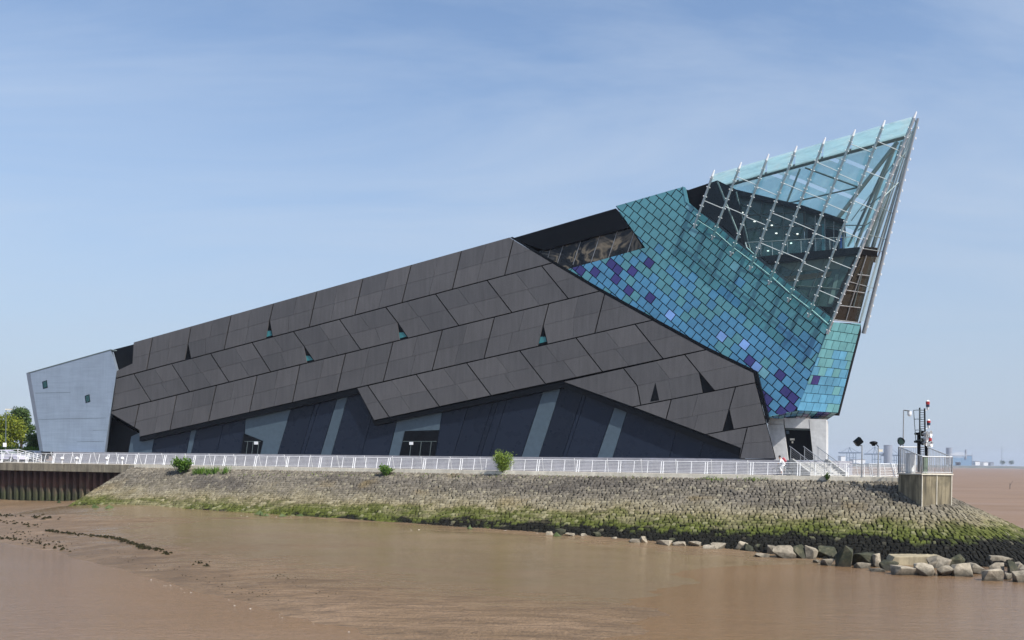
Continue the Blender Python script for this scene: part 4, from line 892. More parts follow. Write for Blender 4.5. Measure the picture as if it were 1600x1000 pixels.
def build_gauge():
    root = empty('gauge_tower', gp(1.3, 1.4, -2.4)); tag(root, 'stained concrete plinth with galvanised railings on the tip of the embankment', 'plinth')
    s = MB(); s.prism([gp(0, 0, GZ - .1), gp(LA, 0, GZ - .1), gp(LA, LB, GZ - .1), gp(0, LB, GZ - .1)], (0, 0, -3.6)); s.build('concrete_block', gauge_mat(), root)
    s = MB(); s.prism([gp(-.08, -.08, GZ), gp(LA + .08, -.08, GZ), gp(LA + .08, LB + .08, GZ), gp(-.08, LB + .08, GZ)], (0, 0, -.1)); s.build('deck', CONCL, root)
    for x in (0.02, 1.35, LA - .02): s = MB(); s.prism([gp(x - .03, -.03, GZ - .1), gp(x + .03, -.03, GZ - .1), gp(x + .03, -.03, -2.6), gp(x - .03, -.03, -2.6)], GB * .05); s.build('formwork_rib', CONCL, root)
    hf, hb = 1.32, 2.1
    def panel(p0, p1, h0, h1, n):
        pn = MB(); pn.tube(p0 + Z_ * h0, p1 + Z_ * h1, 0.045, 6); pn.tube(p0 + Z_ * .1, p1 + Z_ * .1, 0.03, 6)
        for q, h in ((p0, h0), (p1, h1)): pn.tube(q, q + Z_ * h, 0.05, 6)
        o = pn.build('railing_frame', GALV, root)
        for k in range(1, n):
            f = k / n; q = p0 + (p1 - p0) * f; s = MB(); s.tube(q + Z_ * .1, q + Z_ * (h0 + (h1 - h0) * f), 0.02, 4); s.build('bar', GALV, o)
    panel(gp(0, 0, GZ), gp(LA, 0, GZ), hf, hf, 16); panel(gp(0, 0, GZ), gp(0, LB, GZ), hf, hb, 16); panel(gp(LA, 0, GZ), gp(LA, LB, GZ), hf, hb, 16); panel(gp(0, LB, GZ), gp(LA, LB, GZ), hb, hb, 14)
    GREEN = simple('green_cabinet_paint', (0.10, 0.15, 0.09, 1), 0.5)
    for nm, lb, a, b, w, d, h, m in (('equipment_cabinet', 'tall white equipment cabinet inside the plinth railings', 0.6, 2.2, .55, .5, 1.55, WHITE), ('equipment_cabinet', 'green equipment cabinet beside the black signal mast', 0.9, 0.9, .3, .35, 1.3, GREEN)):
        c = empty(nm, gp(a, b, GZ)); tag(c, lb, 'cabinet', 'cabinets on the plinth'); s = MB(); s.box(gp(a, b, GZ + h / 2), w / 2, d / 2, h / 2, GA, GB); s.build('cabinet_body', m, c); s = MB(); s.box(gp(a, b - d / 2 - .01, GZ + h / 2), w / 2 - .05, .012, h / 2 - .06, GA, GB); s.build('cabinet_door', m, c)
        s = MB(); s.box(gp(a, b, GZ + h + .03), w / 2 + .04, d / 2 + .04, .03, GA, GB); s.build('cabinet_roof', m, c)
build_gauge()
RED = simple('signal_red', (0.36, 0.03, 0.03, 1), 0.4); DBLUE = simple('signal_dark_blue', (0.02, 0.03, 0.06, 1), 0.35)
def build_mast():
    Y = GK[1] + 1.2; P = lambda x, y: atY(x, y, Y)
    base = P(1441, 738); base[2] = GZ; root = empty('signal_mast', base); tag(root, 'black lattice signal mast with ladder cage, beacons and white horns', 'signal mast')
    for x0, y0, x1, y1, r in ((1437, 637, 1437.6, 738, .06), (1444.7, 638, 1446, 712, .065), (1435, 676, 1435.5, 738, .11), (1448, 697, 1448, 738, .06)):
        s = MB(); q = P(x0, y0); e = P(x1, y1); s.tube(q, (e[0], e[1], max(e[2], GZ)), r, 8); s.build('mast_column', BLACK, root)
    for y in np.arange(641, 712, 3.6): s = MB(); s.tube(P(1438, y), P(1444, y), .022, 5); s.build('ladder_rung', BLACK, root)
    cg = MB(); cg.tube(P(1427.5, 641), P(1431, 690), .03, 5); q1 = P(1430, 641); cg.tube(q1 - GB * .5, P(1432.5, 690) - GB * .5, .03, 5); cage = cg.build('ladder_cage', STEELD, root)
    for y in (641, 655, 672, 688):
        a = P(1437.5, y); b = P(1428 + (y - 641) * .07, y); pts = []
        for t in np.linspace(0, math.pi, 9): pts.append((a + b) / 2 + (b - a) / 2 * -math.cos(t) - GB * .45 * math.sin(t))
        s = MB(); s.path(pts, .028, 5); s.build('cage_hoop', STEELD, cage)
    for x, y0, y1 in ((1449.6, 625, 640), (1451, 655, 668.6), (1453, 682, 697)):
        be = MB(); be.tube(P(x, y1 - 4), P(x, y1), .11, 8, .07); arm = be; arm.tube(P(x, y1), P(1445.5, y1 + 1.5), .03, 5); o = be.build('beacon', WHITE, root)
        s = MB(); s.tube(P(x, y1 - 4.2), P(x, y1 - 8), .14, 8); s.build('beacon_band', DBLUE, o)
        s = MB(); s.tube(P(x, y1 - 8), P(x, y0 + 2.2), .15, 8); s.build('beacon_lens', RED, o)
        s = MB(); s.tube(P(x, y0 + 2.2), P(x, y0), .15, 8, .05); s.build('beacon_cap', WHITE, o)
    for x, y, m in ((1440.6, 678.5, WHITE), (1447, 677.6, WHITE), (1440.6, 692, WHITE), (1448, 694, WHITE), (1441, 685.5, WHITE), (1434, 677.6, BLACK), (1433.5, 690, BLACK)):
        s = MB(); c = P(x, y); d = -GB * .32 + GA * .22; s.tube(c + GB * .1, c + d, .06, 10, .25, caps=False); s.tube(c + GB * .3, c + GB * .08, .1, 8); s.build('horn', m, root)
build_mast()
def lamp_post(name, label, cat, x, ytop, Y, head, group=None):
    p = atY(x, ytop, Y); root = empty(name, (p[0], p[1], 0)); tag(root, label, cat, group)
    s = MB(); s.tube((p[0], p[1], 0), p, 0.06, 8, 0.05); s.tube((p[0], p[1], 0), (p[0], p[1], 0.06), 0.14, 8); s.build('pole', STEEL, root); head(root, p, Y)
def head_box(root, p, Y):
    c = atY(1341, 690, Y); ax = np.array([.72, 0, .62]); ax /= np.linalg.norm(ax); az = np.array([-.62, -.2, .72]); az /= np.linalg.norm(az); ay = np.cross(az, ax)
    s = MB(); s.box(c, .30, .18, .24, ax, ay, az); o = s.build('lamp_head', BLACK, root); s = MB(); s.box(c - az * .25, .26, .15, .03, ax, ay, az); s.build('lens', DARKG, o)
    s = MB(); s.tube(p, p + np.array([-.25, 0, .02]), .04, 6); s.tube(p + np.array([-.25, 0, .02]), c + np.array([.05, 0, -.2]), .05, 6); s.build('bracket', BLACK, root)
def head_dome(root, p, Y):
    c = atY(1365, 692, Y); s = MB(); s.ball(c, .3, 12, 8, (1.15, 1, .5)); o = s.build('lamp_head', BLACK, root, smooth=True); s = MB(); s.tube(c - Z_ * .26, c - Z_ * .12, .12, 8, .2); s.build('lens', BLACK, o)
    s = MB(); s.tube(p, c + np.array([.2, 0, -.05]), .04, 6); s.build('bracket', BLACK, root); q = atY(1376, 704, Y); s = MB(); s.box(q, .16, .03, .1); s.build('sign_plate', CONCL, root)
def head_round(root, p, Y):
    c = p + np.array([0, -.05, .15]); s = MB(); s.tube(c + np.array([.05, .22, .1]), c + np.array([-.05, -.22, -.05]), .24, 12, .30); o = s.build('lamp_head', BLACK, root); s = MB(); s.tube(c + np.array([-.05, -.225, -.05]), c + np.array([-.052, -.25, -.055]), .25, 12); s.build('lens', DARKG, o)
def head_cctv(root, p, Y):
    q = atY(1421, 642, Y); s = MB(); s.tube(p, q, .045, 6); s.build('arm', BLACK, root); c = atY(1421, 645.5, Y); s = MB(); s.tube(c + Z_ * .15, c - Z_ * .12, .17, 10); s.ball(c - Z_ * .12, .16, 10, 6); s.build('camera_dome', WHITE, root)
lamp_post('floodlight_post', 'floodlight post with tilted black box head behind the curved railing', 'floodlight', 1347, 696.5, 78.6, head_box, 'floodlights at the embankment tip')
lamp_post('floodlight_post', 'floodlight post with flat dark domed head between railing and plinth', 'floodlight', 1372.5, 698, 79.6, head_dome, 'floodlights at the embankment tip')
lamp_post('floodlight_post', 'floodlight post with round black head just behind the plinth railing', 'floodlight', 1407, 692, 79.5, head_round, 'floodlights at the embankment tip')
lamp_post('camera_post', 'slim grey post with arm and white security camera dome', 'security camera', 1412, 641, 79.8, head_cctv)

# ================================================================== CYCLIST
SKIN = simple('skin', (0.42, 0.24, 0.17, 1), 0.55); CLOTH = simple('white_cloth', (0.78, 0.77, 0.78, 1), 0.8); HAIR = simple('dark_hair', (0.02, 0.014, 0.01, 1), 0.6); PINK = simple('pink_red_fabric', (0.45, 0.09, 0.11, 1), 0.7)
CYC_O = -1.5
CYC_T = min(np.linspace(-10, 10, 2001), key=lambda t: abs(proj(rl(t, CYC_O, 0.5))[0] - 1224))
def cy(f, z, s=0.0): return rl(CYC_T - f, CYC_O + s, z)          # f forward = to the left
def skinned(name, verts, edges, radii, mat, parent, root=0):
    off = wloc(parent); me = bpy.data.meshes.new(name); me.from_pydata([tuple(np.asarray(v) - off) for v in verts], edges, [])
    o = bpy.data.objects.new(name, me); link(o, parent); me.materials.append(mat)
    sk = o.modifiers.new('skin', 'SKIN'); sk.use_smooth_shade = True
    if not me.skin_vertices:
        bpy.context.view_layer.objects.active = o; bpy.ops.mesh.customdata_skin_add()
    for i, r in enumerate(radii): me.skin_vertices[0].data[i].radius = (r, r); me.skin_vertices[0].data[i].use_root = (i == root)
    su = o.modifiers.new('sub', 'SUBSURF'); su.levels = 1; su.render_levels = 2
    return o
def build_cyclist():
    bike = empty('bicycle', cy(0.2, 0)); tag(bike, 'slim city bicycle ridden along the promenade behind the railing', 'bicycle')
    for hx in (-0.42, 0.62):
        w = MB(); n = 20
        for i in range(n):
            a, b = 2 * math.pi * i / n, 2 * math.pi * (i + 1) / n; w.tube(cy(hx + .33 * math.cos(a), .34 + .33 * math.sin(a)), cy(hx + .33 * math.cos(b), .34 + .33 * math.sin(b)), .018, 5)
        o = w.build('wheel', BLACK, bike); s = MB()
        for i in range(8): a = 2 * math.pi * i / 8; s.tube(cy(hx, .34), cy(hx + .32 * math.cos(a), .34 + .32 * math.sin(a)), .005, 4)
        s.tube(cy(hx, .34, -.05), cy(hx, .34, .05), .03, 6); s.build('spokes', STEEL, o)
    fr = MB(); S = [(-.42, .34), (0.03, .30), (-.12, .82), (.46, .86), (.44, .74), (.62, .34)]
    for a, b in ((0, 1), (0, 2), (1, 2), (1, 4), (2, 3), (3, 5)): fr.tube(cy(*S[a]), cy(*S[b]), .02, 6)
    fr.build('frame', STEELD, bike); s = MB(); s.ball(cy(-.15, .90), .13, 8, 5, (1, 1, .4)); s.build('saddle', BLACK, bike)
    s = MB(); s.tube(cy(.46, .86), cy(.45, 1.0), .018, 6); s.tube(cy(.45, 1.0, -.26), cy(.45, 1.0, .26), .016, 6); s.build('handlebar', STEEL, bike)
    s = MB(); s.tube(cy(.03, .30, -.1), cy(.03, .30, .1), .02, 6); s.tube(cy(.03, .30, .1), cy(.14, .18, .1), .014, 5); s.tube(cy(.03, .30, -.1), cy(-.08, .42, -.1), .014, 5); s.box(cy(.14, .17, .15), .05, .05, .012); s.box(cy(-.08, .43, -.15), .05, .05, .012); s.build('pedals', BLACK, bike)
    p = empty('person', cy(0, 0)); tag(p, 'cyclist in white clothes bent over the handlebar, wearing a pinkish red backpack', 'person')
    V = [(-.14, .98, 0), (.0, 1.14, 0), (.16, 1.33, 0), (.24, 1.42, 0), (.30, 1.50, 0), (.33, 1.585, 0), (.36, 1.67, 0)]
    Rr = [.15, .13, .145, .09, .058, .09, .085]; E = [(0, 1), (1, 2), (2, 3), (3, 4), (4, 5), (5, 6)]
    def chain(root, pts, rs):
        prev = root
        for q, r in zip(pts, rs): V.append(q); Rr.append(r); E.append((prev, len(V) - 1)); prev = len(V) - 1
    for sg in (-1, 1): chain(2, [(.20, 1.36, .18 * sg), (.26, 1.14, .23 * sg), (.43, 1.03, .23 * sg), (.49, 1.0, .22 * sg)], [.06, .045, .034, .036])
    chain(0, [(-.1, .95, .09), (.26, .68, .12), (.10, .28, .12), (.10, .22, .12), (.24, .20, .13)], [.09, .065, .045, .042, .038])
    chain(0, [(-.1, .95, -.09), (.30, .86, -.12), (-.02, .52, -.12), (-.10, .47, -.12), (.05, .46, -.13)], [.09, .065, .045, .042, .038])
    skinned('body', [cy(*v) for v in V], E, Rr, SKIN, p)
    V2 = [(-.14, .97, 0), (.0, 1.14, 0), (.16, 1.33, 0), (.24, 1.42, 0)]; E2 = [(0, 1), (1, 2), (2, 3)]; R2 = [.175, .16, .17, .10]
    for sg in (-1, 1):
        b = len(V2); V2 += [(.20, 1.36, .19 * sg), (.25, 1.16, .235 * sg), (.38, 1.06, .235 * sg)]; R2 += [.08, .065, .05]; E2 += [(2, b), (b, b + 1), (b + 1, b + 2)]
    for sg, k, a in ((1, (.26, .68), (.13, .34)), (-1, (.30, .86), (.02, .57))):
        b = len(V2); V2 += [(-.1, .95, .09 * sg), (k[0], k[1], .12 * sg), (a[0], a[1], .12 * sg)]; R2 += [.115, .085, .075]; E2 += [(0, b), (b, b + 1), (b + 1, b + 2)]
    skinned('clothing', [cy(*v) for v in V2], E2, R2, CLOTH, p)
    s = MB(); s.ball(cy(.315, 1.665), .115, 10, 7, (1.0, .9, .95)); s.build('hair', HAIR, p, smooth=True)
    s = MB(); s.ball(cy(.42, 1.6), .022, 6, 4); s.build('nose', SKIN, p)
    bp = MB(); f = np.array([-D_ * .62 + Z_ * .78]).reshape(3); f /= np.linalg.norm(f); nn = np.cross(f, N_); c = cy(-.08, 1.38)
    bp.box(c, .22, .16, .11, f, N_, nn); o = bp.build('backpack', PINK, None); tag(o, 'pinkish red backpack on the back of the cyclist in white', 'backpack')
    m = o.modifiers.new('bevel', 'BEVEL'); m.width = .06; m.segments = 3
build_cyclist()

# ================================================================== BOULDERS
def rock_mat(name, a, b, c):
    t = NT(name); p = t.pos(); n = t.noise(p, 2.2, 6, 0.65); f = t.noise(p, 14, 4); g = t.n('ShaderNodeNewGeometry'); sep = t.n('ShaderNodeSeparateXYZ'); t.l(p, sep.inputs[0])
    col = t.ramp(n, [(0.32, a), (0.5, b), (0.7, c)]); col = t.mix(t.rng(f, .4, .75, 0, .35), col, (a[0] * .6, a[1] * .6, a[2] * .6, 1))
    wetz = t.rng(t.math('ADD', sep.outputs['Z'], t.rng(n, .3, .7, -.1, .1)), ZW + .05, ZW + .55, .9, 0.0); col = t.mix(wetz, col, (0.03, 0.026, 0.018, 1))
    v = t.n('ShaderNodeVectorMath', operation='SCALE'); t.l(col, v.inputs[0]); t.l(t.rng(t.orand(), 0, 1, .75, 1.25), v.inputs['Scale']); t.set(v.outputs[0], .85); t.set(normal=t.bump(n, .5, .12)); return t.m
ROCKP = rock_mat('pale_boulder', (0.13, 0.115, 0.085, 1), (0.26, 0.225, 0.17, 1), (0.36, 0.315, 0.245, 1)); ROCKD = rock_mat('weedy_dark_boulder', (0.012, 0.014, 0.008, 1), (0.03, 0.034, 0.014, 1), (0.10, 0.09, 0.055, 1))
ROCKS = [(853, 864, 831, 836, 0), (868, 884.5, 827, 836, 1), (883, 897, 833, 837.5, 0), (908, 918, 834, 838, 0), (926, 939, 832, 839, 1), (956, 964, 839, 842, 0), (985, 1000, 842, 848, 0), (999, 1015, 839.5, 848.5, 0), (1027.5, 1051, 845, 852, 0), (1044, 1055, 841, 848, 1), (1053, 1073, 847, 853, 0), (1076, 1095, 846, 854, 0), (1099, 1118, 852, 858, 0), (1112, 1135, 849, 858, 0),
         (1151, 1168.5, 847, 859, 0), (1165, 1182, 848, 861, 1), (1180, 1191, 851, 860, 1), (1180, 1202, 865, 871, 0), (1200, 1213, 852, 865, 0), (1206, 1242, 855, 872, 0), (1236, 1254, 857, 864, 0), (1241, 1262, 854, 873, 1), (1254, 1277, 853, 873, 0), (1275, 1287, 854, 860, 0), (1277, 1312, 856, 872.5, 1), (1287, 1308, 874, 884, 0), (1272, 1284, 875, 880, 0), (1312, 1338, 857, 886, 1), (1338, 1360, 878, 888, 0), (1338, 1372, 866, 885, 1), (1364, 1380, 867, 886, 0), (1363, 1384, 889, 893.5, 0),
         (1380, 1404, 873, 892, 1), (1394, 1436, 885, 899, 0), (1435, 1463.5, 881.5, 900, 0), (1463.5, 1490.5, 884, 900, 0), (1447, 1471, 875, 887, 0), (1457, 1489, 871, 888, 0), (1480, 1507, 868, 886, 1), (1493.5, 1523, 881, 901, 0), (1513, 1538.5, 882, 897, 0), (1507, 1522, 870, 882, 0), (1513, 1541, 865, 882, 0), (1538, 1567, 888, 908, 0), (1538, 1556, 870, 883, 1), (1544, 1583, 869, 884, 0), (1552, 1574, 881, 896, 0), (1575, 1592, 878, 897, 1), (1583, 1606, 881, 896, 0), (1586, 1610, 893, 910, 0), (1572, 1584, 896, 906, 0), (1585, 1608, 870, 880, 0), (1600, 1630, 884, 902, 0), (1612, 1650, 892, 912, 0)]
ORD = ['first', 'second', 'third', 'fourth', 'fifth', 'sixth', 'seventh', 'eighth', 'ninth', 'tenth', 'eleventh', 'twelfth', 'thirteenth', 'fourteenth', 'fifteenth', 'sixteenth', 'seventeenth', 'eighteenth', 'nineteenth', 'twentieth']
def boulder(x0, x1, y0, y1, dark, label):
    P = mudhit((x0 + x1) / 2, y1); sc = P[1] / F; w = (x1 - x0) * sc * 1.04; h = (y1 - y0) * sc * 1.14
    bm = bmesh.new(); d = w * rng.uniform(.7, 1.0)
    for k in range(13):
        v = rng.normal(size=3); v /= np.linalg.norm(v); v = np.sign(v) * np.abs(v) ** 0.6
        bm.verts.new((v[0] * w * .60, v[1] * d * .55, h * (.30 + v[2] * .72) + (v[0] * rng.uniform(-.12, .12) * h)))
    r = bmesh.ops.convex_hull(bm, input=bm.verts); junk = [e for e in r['geom_interior'] if isinstance(e, bmesh.types.BMVert)]
    bmesh.ops.delete(bm, geom=junk, context='VERTS')
    bmesh.ops.bevel(bm, geom=list(bm.edges), offset=min(w, h) * .025, segments=1, affect='EDGES', profile=.5)
    bmesh.ops.recalc_face_normals(bm, faces=bm.faces)
    bmesh.ops.triangulate(bm, faces=bm.faces); bmesh.ops.subdivide_edges(bm, edges=[e for e in bm.edges if e.calc_length() > w * .22], cuts=1)
    sd = Vector((rng.uniform(0, 99), 0, 0))
    for v in bm.verts: v.co += Vector((1, 1, 1)) * 0.0 + v.normal * (mnoise.noise(v.co * 2.3 / max(w, .3) + sd) * min(w, h) * .06)
    me = bpy.data.meshes.new('boulder'); bm.to_mesh(me); bm.free(); me.materials.append(ROCKD if dark else ROCKP)
    o = bpy.data.objects.new('boulder', me); o.location = (P[0], P[1] + d * .35, P[2] - h * .02); link(o); tag(o, label, 'boulder', 'boulders along the foot of the embankment'); return o
cnt = {0: 0, 1: 0}
seen = sorted([r for r in ROCKS if r[0] < 1592], key=lambda r: r[0])
for r in ROCKS:
    kd = 'dark weedy' if r[4] else 'pale angular'; same = [q for q in seen if q[4] == r[4]]
    if r in same:
        i = same.index(r); n = len(same)
        pos = ('%s from the left' % ORD[i]) if i < (n + 1) // 2 else ('%s from the right' % ORD[n - 1 - i] if n - 1 - i > 0 else 'rightmost')
        if i == 0: pos = 'leftmost'
        lab = '%s boulder at the slope foot, %s of its kind' % (kd, pos)
    else: lab = '%s pale boulder at the right end of the boulder row' % ('upper' if r[2] < 890 else 'lower')
    boulder(*r, lab)
SLB = [(1392, 870), (1472, 870), (1470, 886), (1384, 888)]
def slab():
    P = mudhit(1430, 886); Y = P[1] + 1.2; s = MB(); pts = [atY(x, y, Y) for x, y in ((1386, 889), (1398, 870), (1472, 869.5), (1474, 888))]; s.prism(pts, (0.2, 1.6, 0.05))
    o = s.build('concrete_slab', CONC, None); tag(o, 'long pale concrete slab with brown stains among the boulders', 'slab'); m = o.modifiers.new('bevel', 'BEVEL'); m.width = .04; m.segments = 2
slab()

# ================================================================== PLANTS
def leaf_mat(name, a, b):
    t = NT(name); r = t.attr('rnd'); c = t.mix(r, a, b); t.set(c, .6, 0, .3); t.p.inputs['Subsurface Weight'].default_value = 0.0
    tl = t.n('ShaderNodeBsdfTranslucent'); t.l(c, tl.inputs[0]); mx = t.n('ShaderNodeMixShader'); mx.inputs[0].default_value = .25; t.l(t.p.outputs[0], mx.inputs[1]); t.l(tl.outputs[0], mx.inputs[2]); t.l(mx.outputs[0], t.out.inputs[0]); return t.m
LEAFG = leaf_mat('bright_leaf', (0.05, 0.12, 0.015, 1), (0.13, 0.23, 0.03, 1)); LEAFY = leaf_mat('olive_leaf', (0.06, 0.10, 0.008, 1), (0.23, 0.25, 0.018, 1)); LEAFD = leaf_mat('dark_leaf', (0.025, 0.055, 0.012, 1), (0.085, 0.14, 0.03, 1)); LEAFW = leaf_mat('willow_leaf', (0.10, 0.17, 0.02, 1), (0.26, 0.34, 0.06, 1))
BARK = simple('bark', (0.07, 0.05, 0.035, 1), .9)
def leaf(mb, c, l, w, d):
    d = d / np.linalg.norm(d); h = rng.normal(size=3); x = np.cross(d, h); x /= np.linalg.norm(x) + 1e-9
    mb.raw([c, c + d * l * .5 + x * w, c + d * l, c + d * l * .5 - x * w], [(0, 1, 2, 3)], rng.random())
def bush(label, p, w, h, n, mat, ll=.16, lw=.05, upright=.3, stems=9):
    root = empty('bush', p); tag(root, label, 'bush', 'plants rooted along the top of the embankment'); st = MB(); lf = MB()
    for k in range(stems):
        a = rng.uniform(0, 2 * math.pi); r = rng.uniform(.1, 1) ** .6; tip = p + np.array([math.cos(a) * r * w * .42, math.sin(a) * r * w * .42, h * rng.uniform(.6, .92) * (1 - .25 * r)])
        midp = p + (tip - p) * .5 + np.array([0, 0, h * .1]); st.tube(p, midp, .02, 4, .014); st.tube(midp, tip, .014, 4, .006)
        for i in range(n // stems):
            f = rng.uniform(.22, 1.08); q = (p + (midp - p) * f * 2) if f < .5 else midp + (tip - midp) * (f - .5) * 2
            q = q + rng.normal(size=3) * w * .075; d = rng.normal(size=3) * (1 - upright) + np.array([math.cos(a) * .4, math.sin(a) * .4, 1.2]) * upright; leaf(lf, q, ll * rng.uniform(.6, 1.3), lw, d)
    st.build('stem', BARK, root); lf.build('foliage', mat, root, fix=False, rnd=True); return root
def slope_pt(x, y): return hit(x, y, SP, SNRM)
bush('leafy green bush at the kerb near the sheet pile wall', slope_pt(287, 739), 2.4, 1.9, 1300, LEAFG, .24, .08)
bush('small dark leaved bush leaning out of the slope at mid railing', slope_pt(603, 743), 1.5, 1.15, 520, LEAFG, .22, .08)
bush('tall round willowy bush rising above the railing', slope_pt(786, 741), 2.5, 2.45, 2600, LEAFW, .24, .035, .45, 22)
bush('tiny green bush on the slope below the entrance steps', slope_pt(1292, 752), .55, .75, 160, LEAFG, .13, .05, .3, 6)
def tuft(name, label, pts, hh, n, mat, spread):
    b = MB()
    for x, y in pts:
        p = slope_pt(x, y)
        for k in range(n):
            q = p + np.array([rng.normal() * spread, rng.normal() * .2, 0]); q[2] = slopez(q) + .02; leaf(b, q, hh * rng.uniform(.4, 1.1), .03, np.array([rng.normal() * .4, rng.normal() * .4, 1.0]))
    o = b.build(name, mat, None, fix=False, rnd=True); tag(o, label, 'grass', kind='stuff')
tuft('grass_tuft', 'strip of bright grass beside the leafy bush on the slope', [(308, 741), (314, 740), (326, 741), (336, 740), (352, 740)], .85, 75, LEAFG, .22)
tuft('grass_tuft', 'thin weeds at the kerb below the grey cladding corner', [(1168, 749), (1180, 750), (1192, 749), (1120, 750), (1105, 749)], .3, 40, LEAFW, .45)
tuft('grass_tuft', 'dry weeds scattered along the kerb', [(x, 739 + x * .0062 + rng.uniform(0, 2)) for x in range(380, 1060, 26)], .22, 9, LEAFW, .6)
def tree(name, label, px, ytop, ybase_z, Y, wpx, n, mat, lobes=9, ll=.34):
    s = Y / F; base = atY(px, 720, Y); base[2] = ybase_z; top = atY(px, ytop, Y); H = top[2] - ybase_z; Wd = wpx * s; root = empty(name, base); tag(root, label, 'tree', 'trees left of the museum')
    tr = MB(); tr.tube(base, base + Z_ * H * .45, H * .03, 8, H * .02); lf = MB(); cs = []
    for k in range(lobes):
        a = rng.uniform(0, 2 * math.pi); r = rng.uniform(.0, .42) * Wd; z = H * rng.uniform(.30, .88); c = base + np.array([math.cos(a) * r * (1.15 - z / H * .6), math.sin(a) * r, z]); cs.append((c, Wd * rng.uniform(.13, .24)))
        tr.tube(base + Z_ * H * .3, c, H * .014, 5, H * .005)
    cs += [(base + Z_ * H * .82, Wd * .17), (base + Z_ * H * .66, Wd * .24), (base + Z_ * H * .5, Wd * .28)]
    tr.build('trunk', BARK, root)
    for k in range(n):
        c, r = cs[int(rng.integers(0, len(cs)))]; v = rng.normal(size=3); v /= np.linalg.norm(v); q = c + v * r * rng.uniform(.55, 1.12) * np.array([1.1, 1.1, .85]); leaf(lf, q, ll * rng.uniform(.6, 1.2), ll * .3, rng.normal(size=3) + np.array([0, 0, -.2]))
    lf.build('crown', mat, root, fix=False, rnd=True)
tree('tall_tree', 'taller dark green tree at far left, behind the olive one', 33, 631, 0, 150, 52, 5200, LEAFD, 10)
tree('broad_tree', 'broad olive yellow tree at the far left edge', 10, 646, 0, 136, 84, 8500, LEAFY, 13)
tree('low_tree', 'low dark tree against the left side of the silver wing', 56, 676, 0, 133, 34, 2600, LEAFD, 7)
def hedge():
    b = MB()
    for k in range(3500):
        p = atY(rng.uniform(-20, 60), 705, 128 + rng.uniform(-.6, .6)); p[2] = rng.uniform(.2, 1.9); leaf(b, p, .25, .08, rng.normal(size=3))
    o = b.build('hedge', LEAFG, None, fix=False, rnd=True); tag(o, 'low green hedge below the trees at far left', 'hedge', kind='stuff')
hedge()
def street_lamp():
    p = atY(9.5, 640, 124); root = empty('street_lamp', (p[0], p[1], 0)); tag(root, 'thin grey street lamp in front of the olive tree at far left', 'street lamp')
    s = MB(); s.tube((p[0], p[1], 0), p, .08, 8, .05); s.build('pole', STEELD, root); s = MB(); s.box(p + np.array([.35, 0, .03]), .4, .12, .07); s.build('lamp_head', CONCL, root)
    q = atY(7.5, 695, 123.8); s = MB(); s.box(q, .22, .04, .26); s.build('sign_plate', WHITE, root)
street_lamp()
def car(label, P, ang, paint):
    root = empty('parked_car', P); tag(root, label, 'car', 'cars parked left of the museum'); f = np.array([math.cos(ang), math.sin(ang), 0]); sd = np.array([-f[1], f[0], 0])
    Q = lambda x, y, z: np.asarray(P) + f * x + sd * y + Z_ * z
    prof = [(-2.1, .35), (-2.12, .72), (-1.95, .92), (-1.0, .96), (.95, .92), (1.75, .80), (2.08, .62), (2.1, .35)]
    s = MB(); s.prism([Q(x, -.86, z) for x, z in prof], sd * 1.72); s.build('body', paint, root)
    cab = [(-1.75, .93), (-1.35, 1.38), (-.9, 1.46), (.1, 1.46), (.45, 1.36), (1.05, .92)]
    a = [Q(x, -.82 + .16 * (z - .93) / .5, z) for x, z in cab]; b = [Q(x, .82 - .16 * (z - .93) / .5, z) for x, z in cab]; n = len(cab)
    s = MB(); s.raw(a + b, [tuple(range(n)), tuple(range(2 * n - 1, n - 1, -1))] + [(i, (i + 1) % n, n + (i + 1) % n, n + i) for i in range(n)]); s.build('cabin', paint, root)
    for sg in (-1, 1):
        g = [(-1.45, .98), (-1.2, 1.34), (-.85, 1.39), (.05, 1.39), (.35, 1.32), (.85, .98)]; s = MB(); s.prism([Q(x, sg * (.83 - .16 * (z - .93) / .5), z) for x, z in g], sd * sg * .012); s.build('side_window', DARKG, root)
        for x in (-1.3, 1.3): s = MB(); s.tube(Q(x, sg * .7, .33), Q(x, sg * .9, .33), .33, 14); w = s.build('wheel', BLACK, root); s = MB(); s.tube(Q(x, sg * .9, .33), Q(x, sg * .915, .33), .2, 10); s.build('rim', STEEL, w)
    s = MB(); s.prism([Q(.5, -.62, 1.34), Q(.5, .62, 1.34), Q(1.02, .7, .96), Q(1.02, -.7, .96)], f * .02 + Z_ * .02); s.build('windscreen', DARKG, root)
    for y in (-.6, .6): s = MB(); s.box(Q(2.06, y, .66), .05, .16, .07, f, sd); s.build('headlight', WHITE, root)
q = atY(12, 722, 119.5); car('pale lavender car parked behind the railing at the far left edge', (q[0], q[1], 0), -0.25, simple('lavender_paint', (0.50, 0.48, 0.60, 1), .3))
q = atY(48, 722, 124); car('silver white car parked beside the silver wing', (q[0], q[1], 0), 2.8, simple('silver_white_paint', (0.62, 0.62, 0.66, 1), .3))

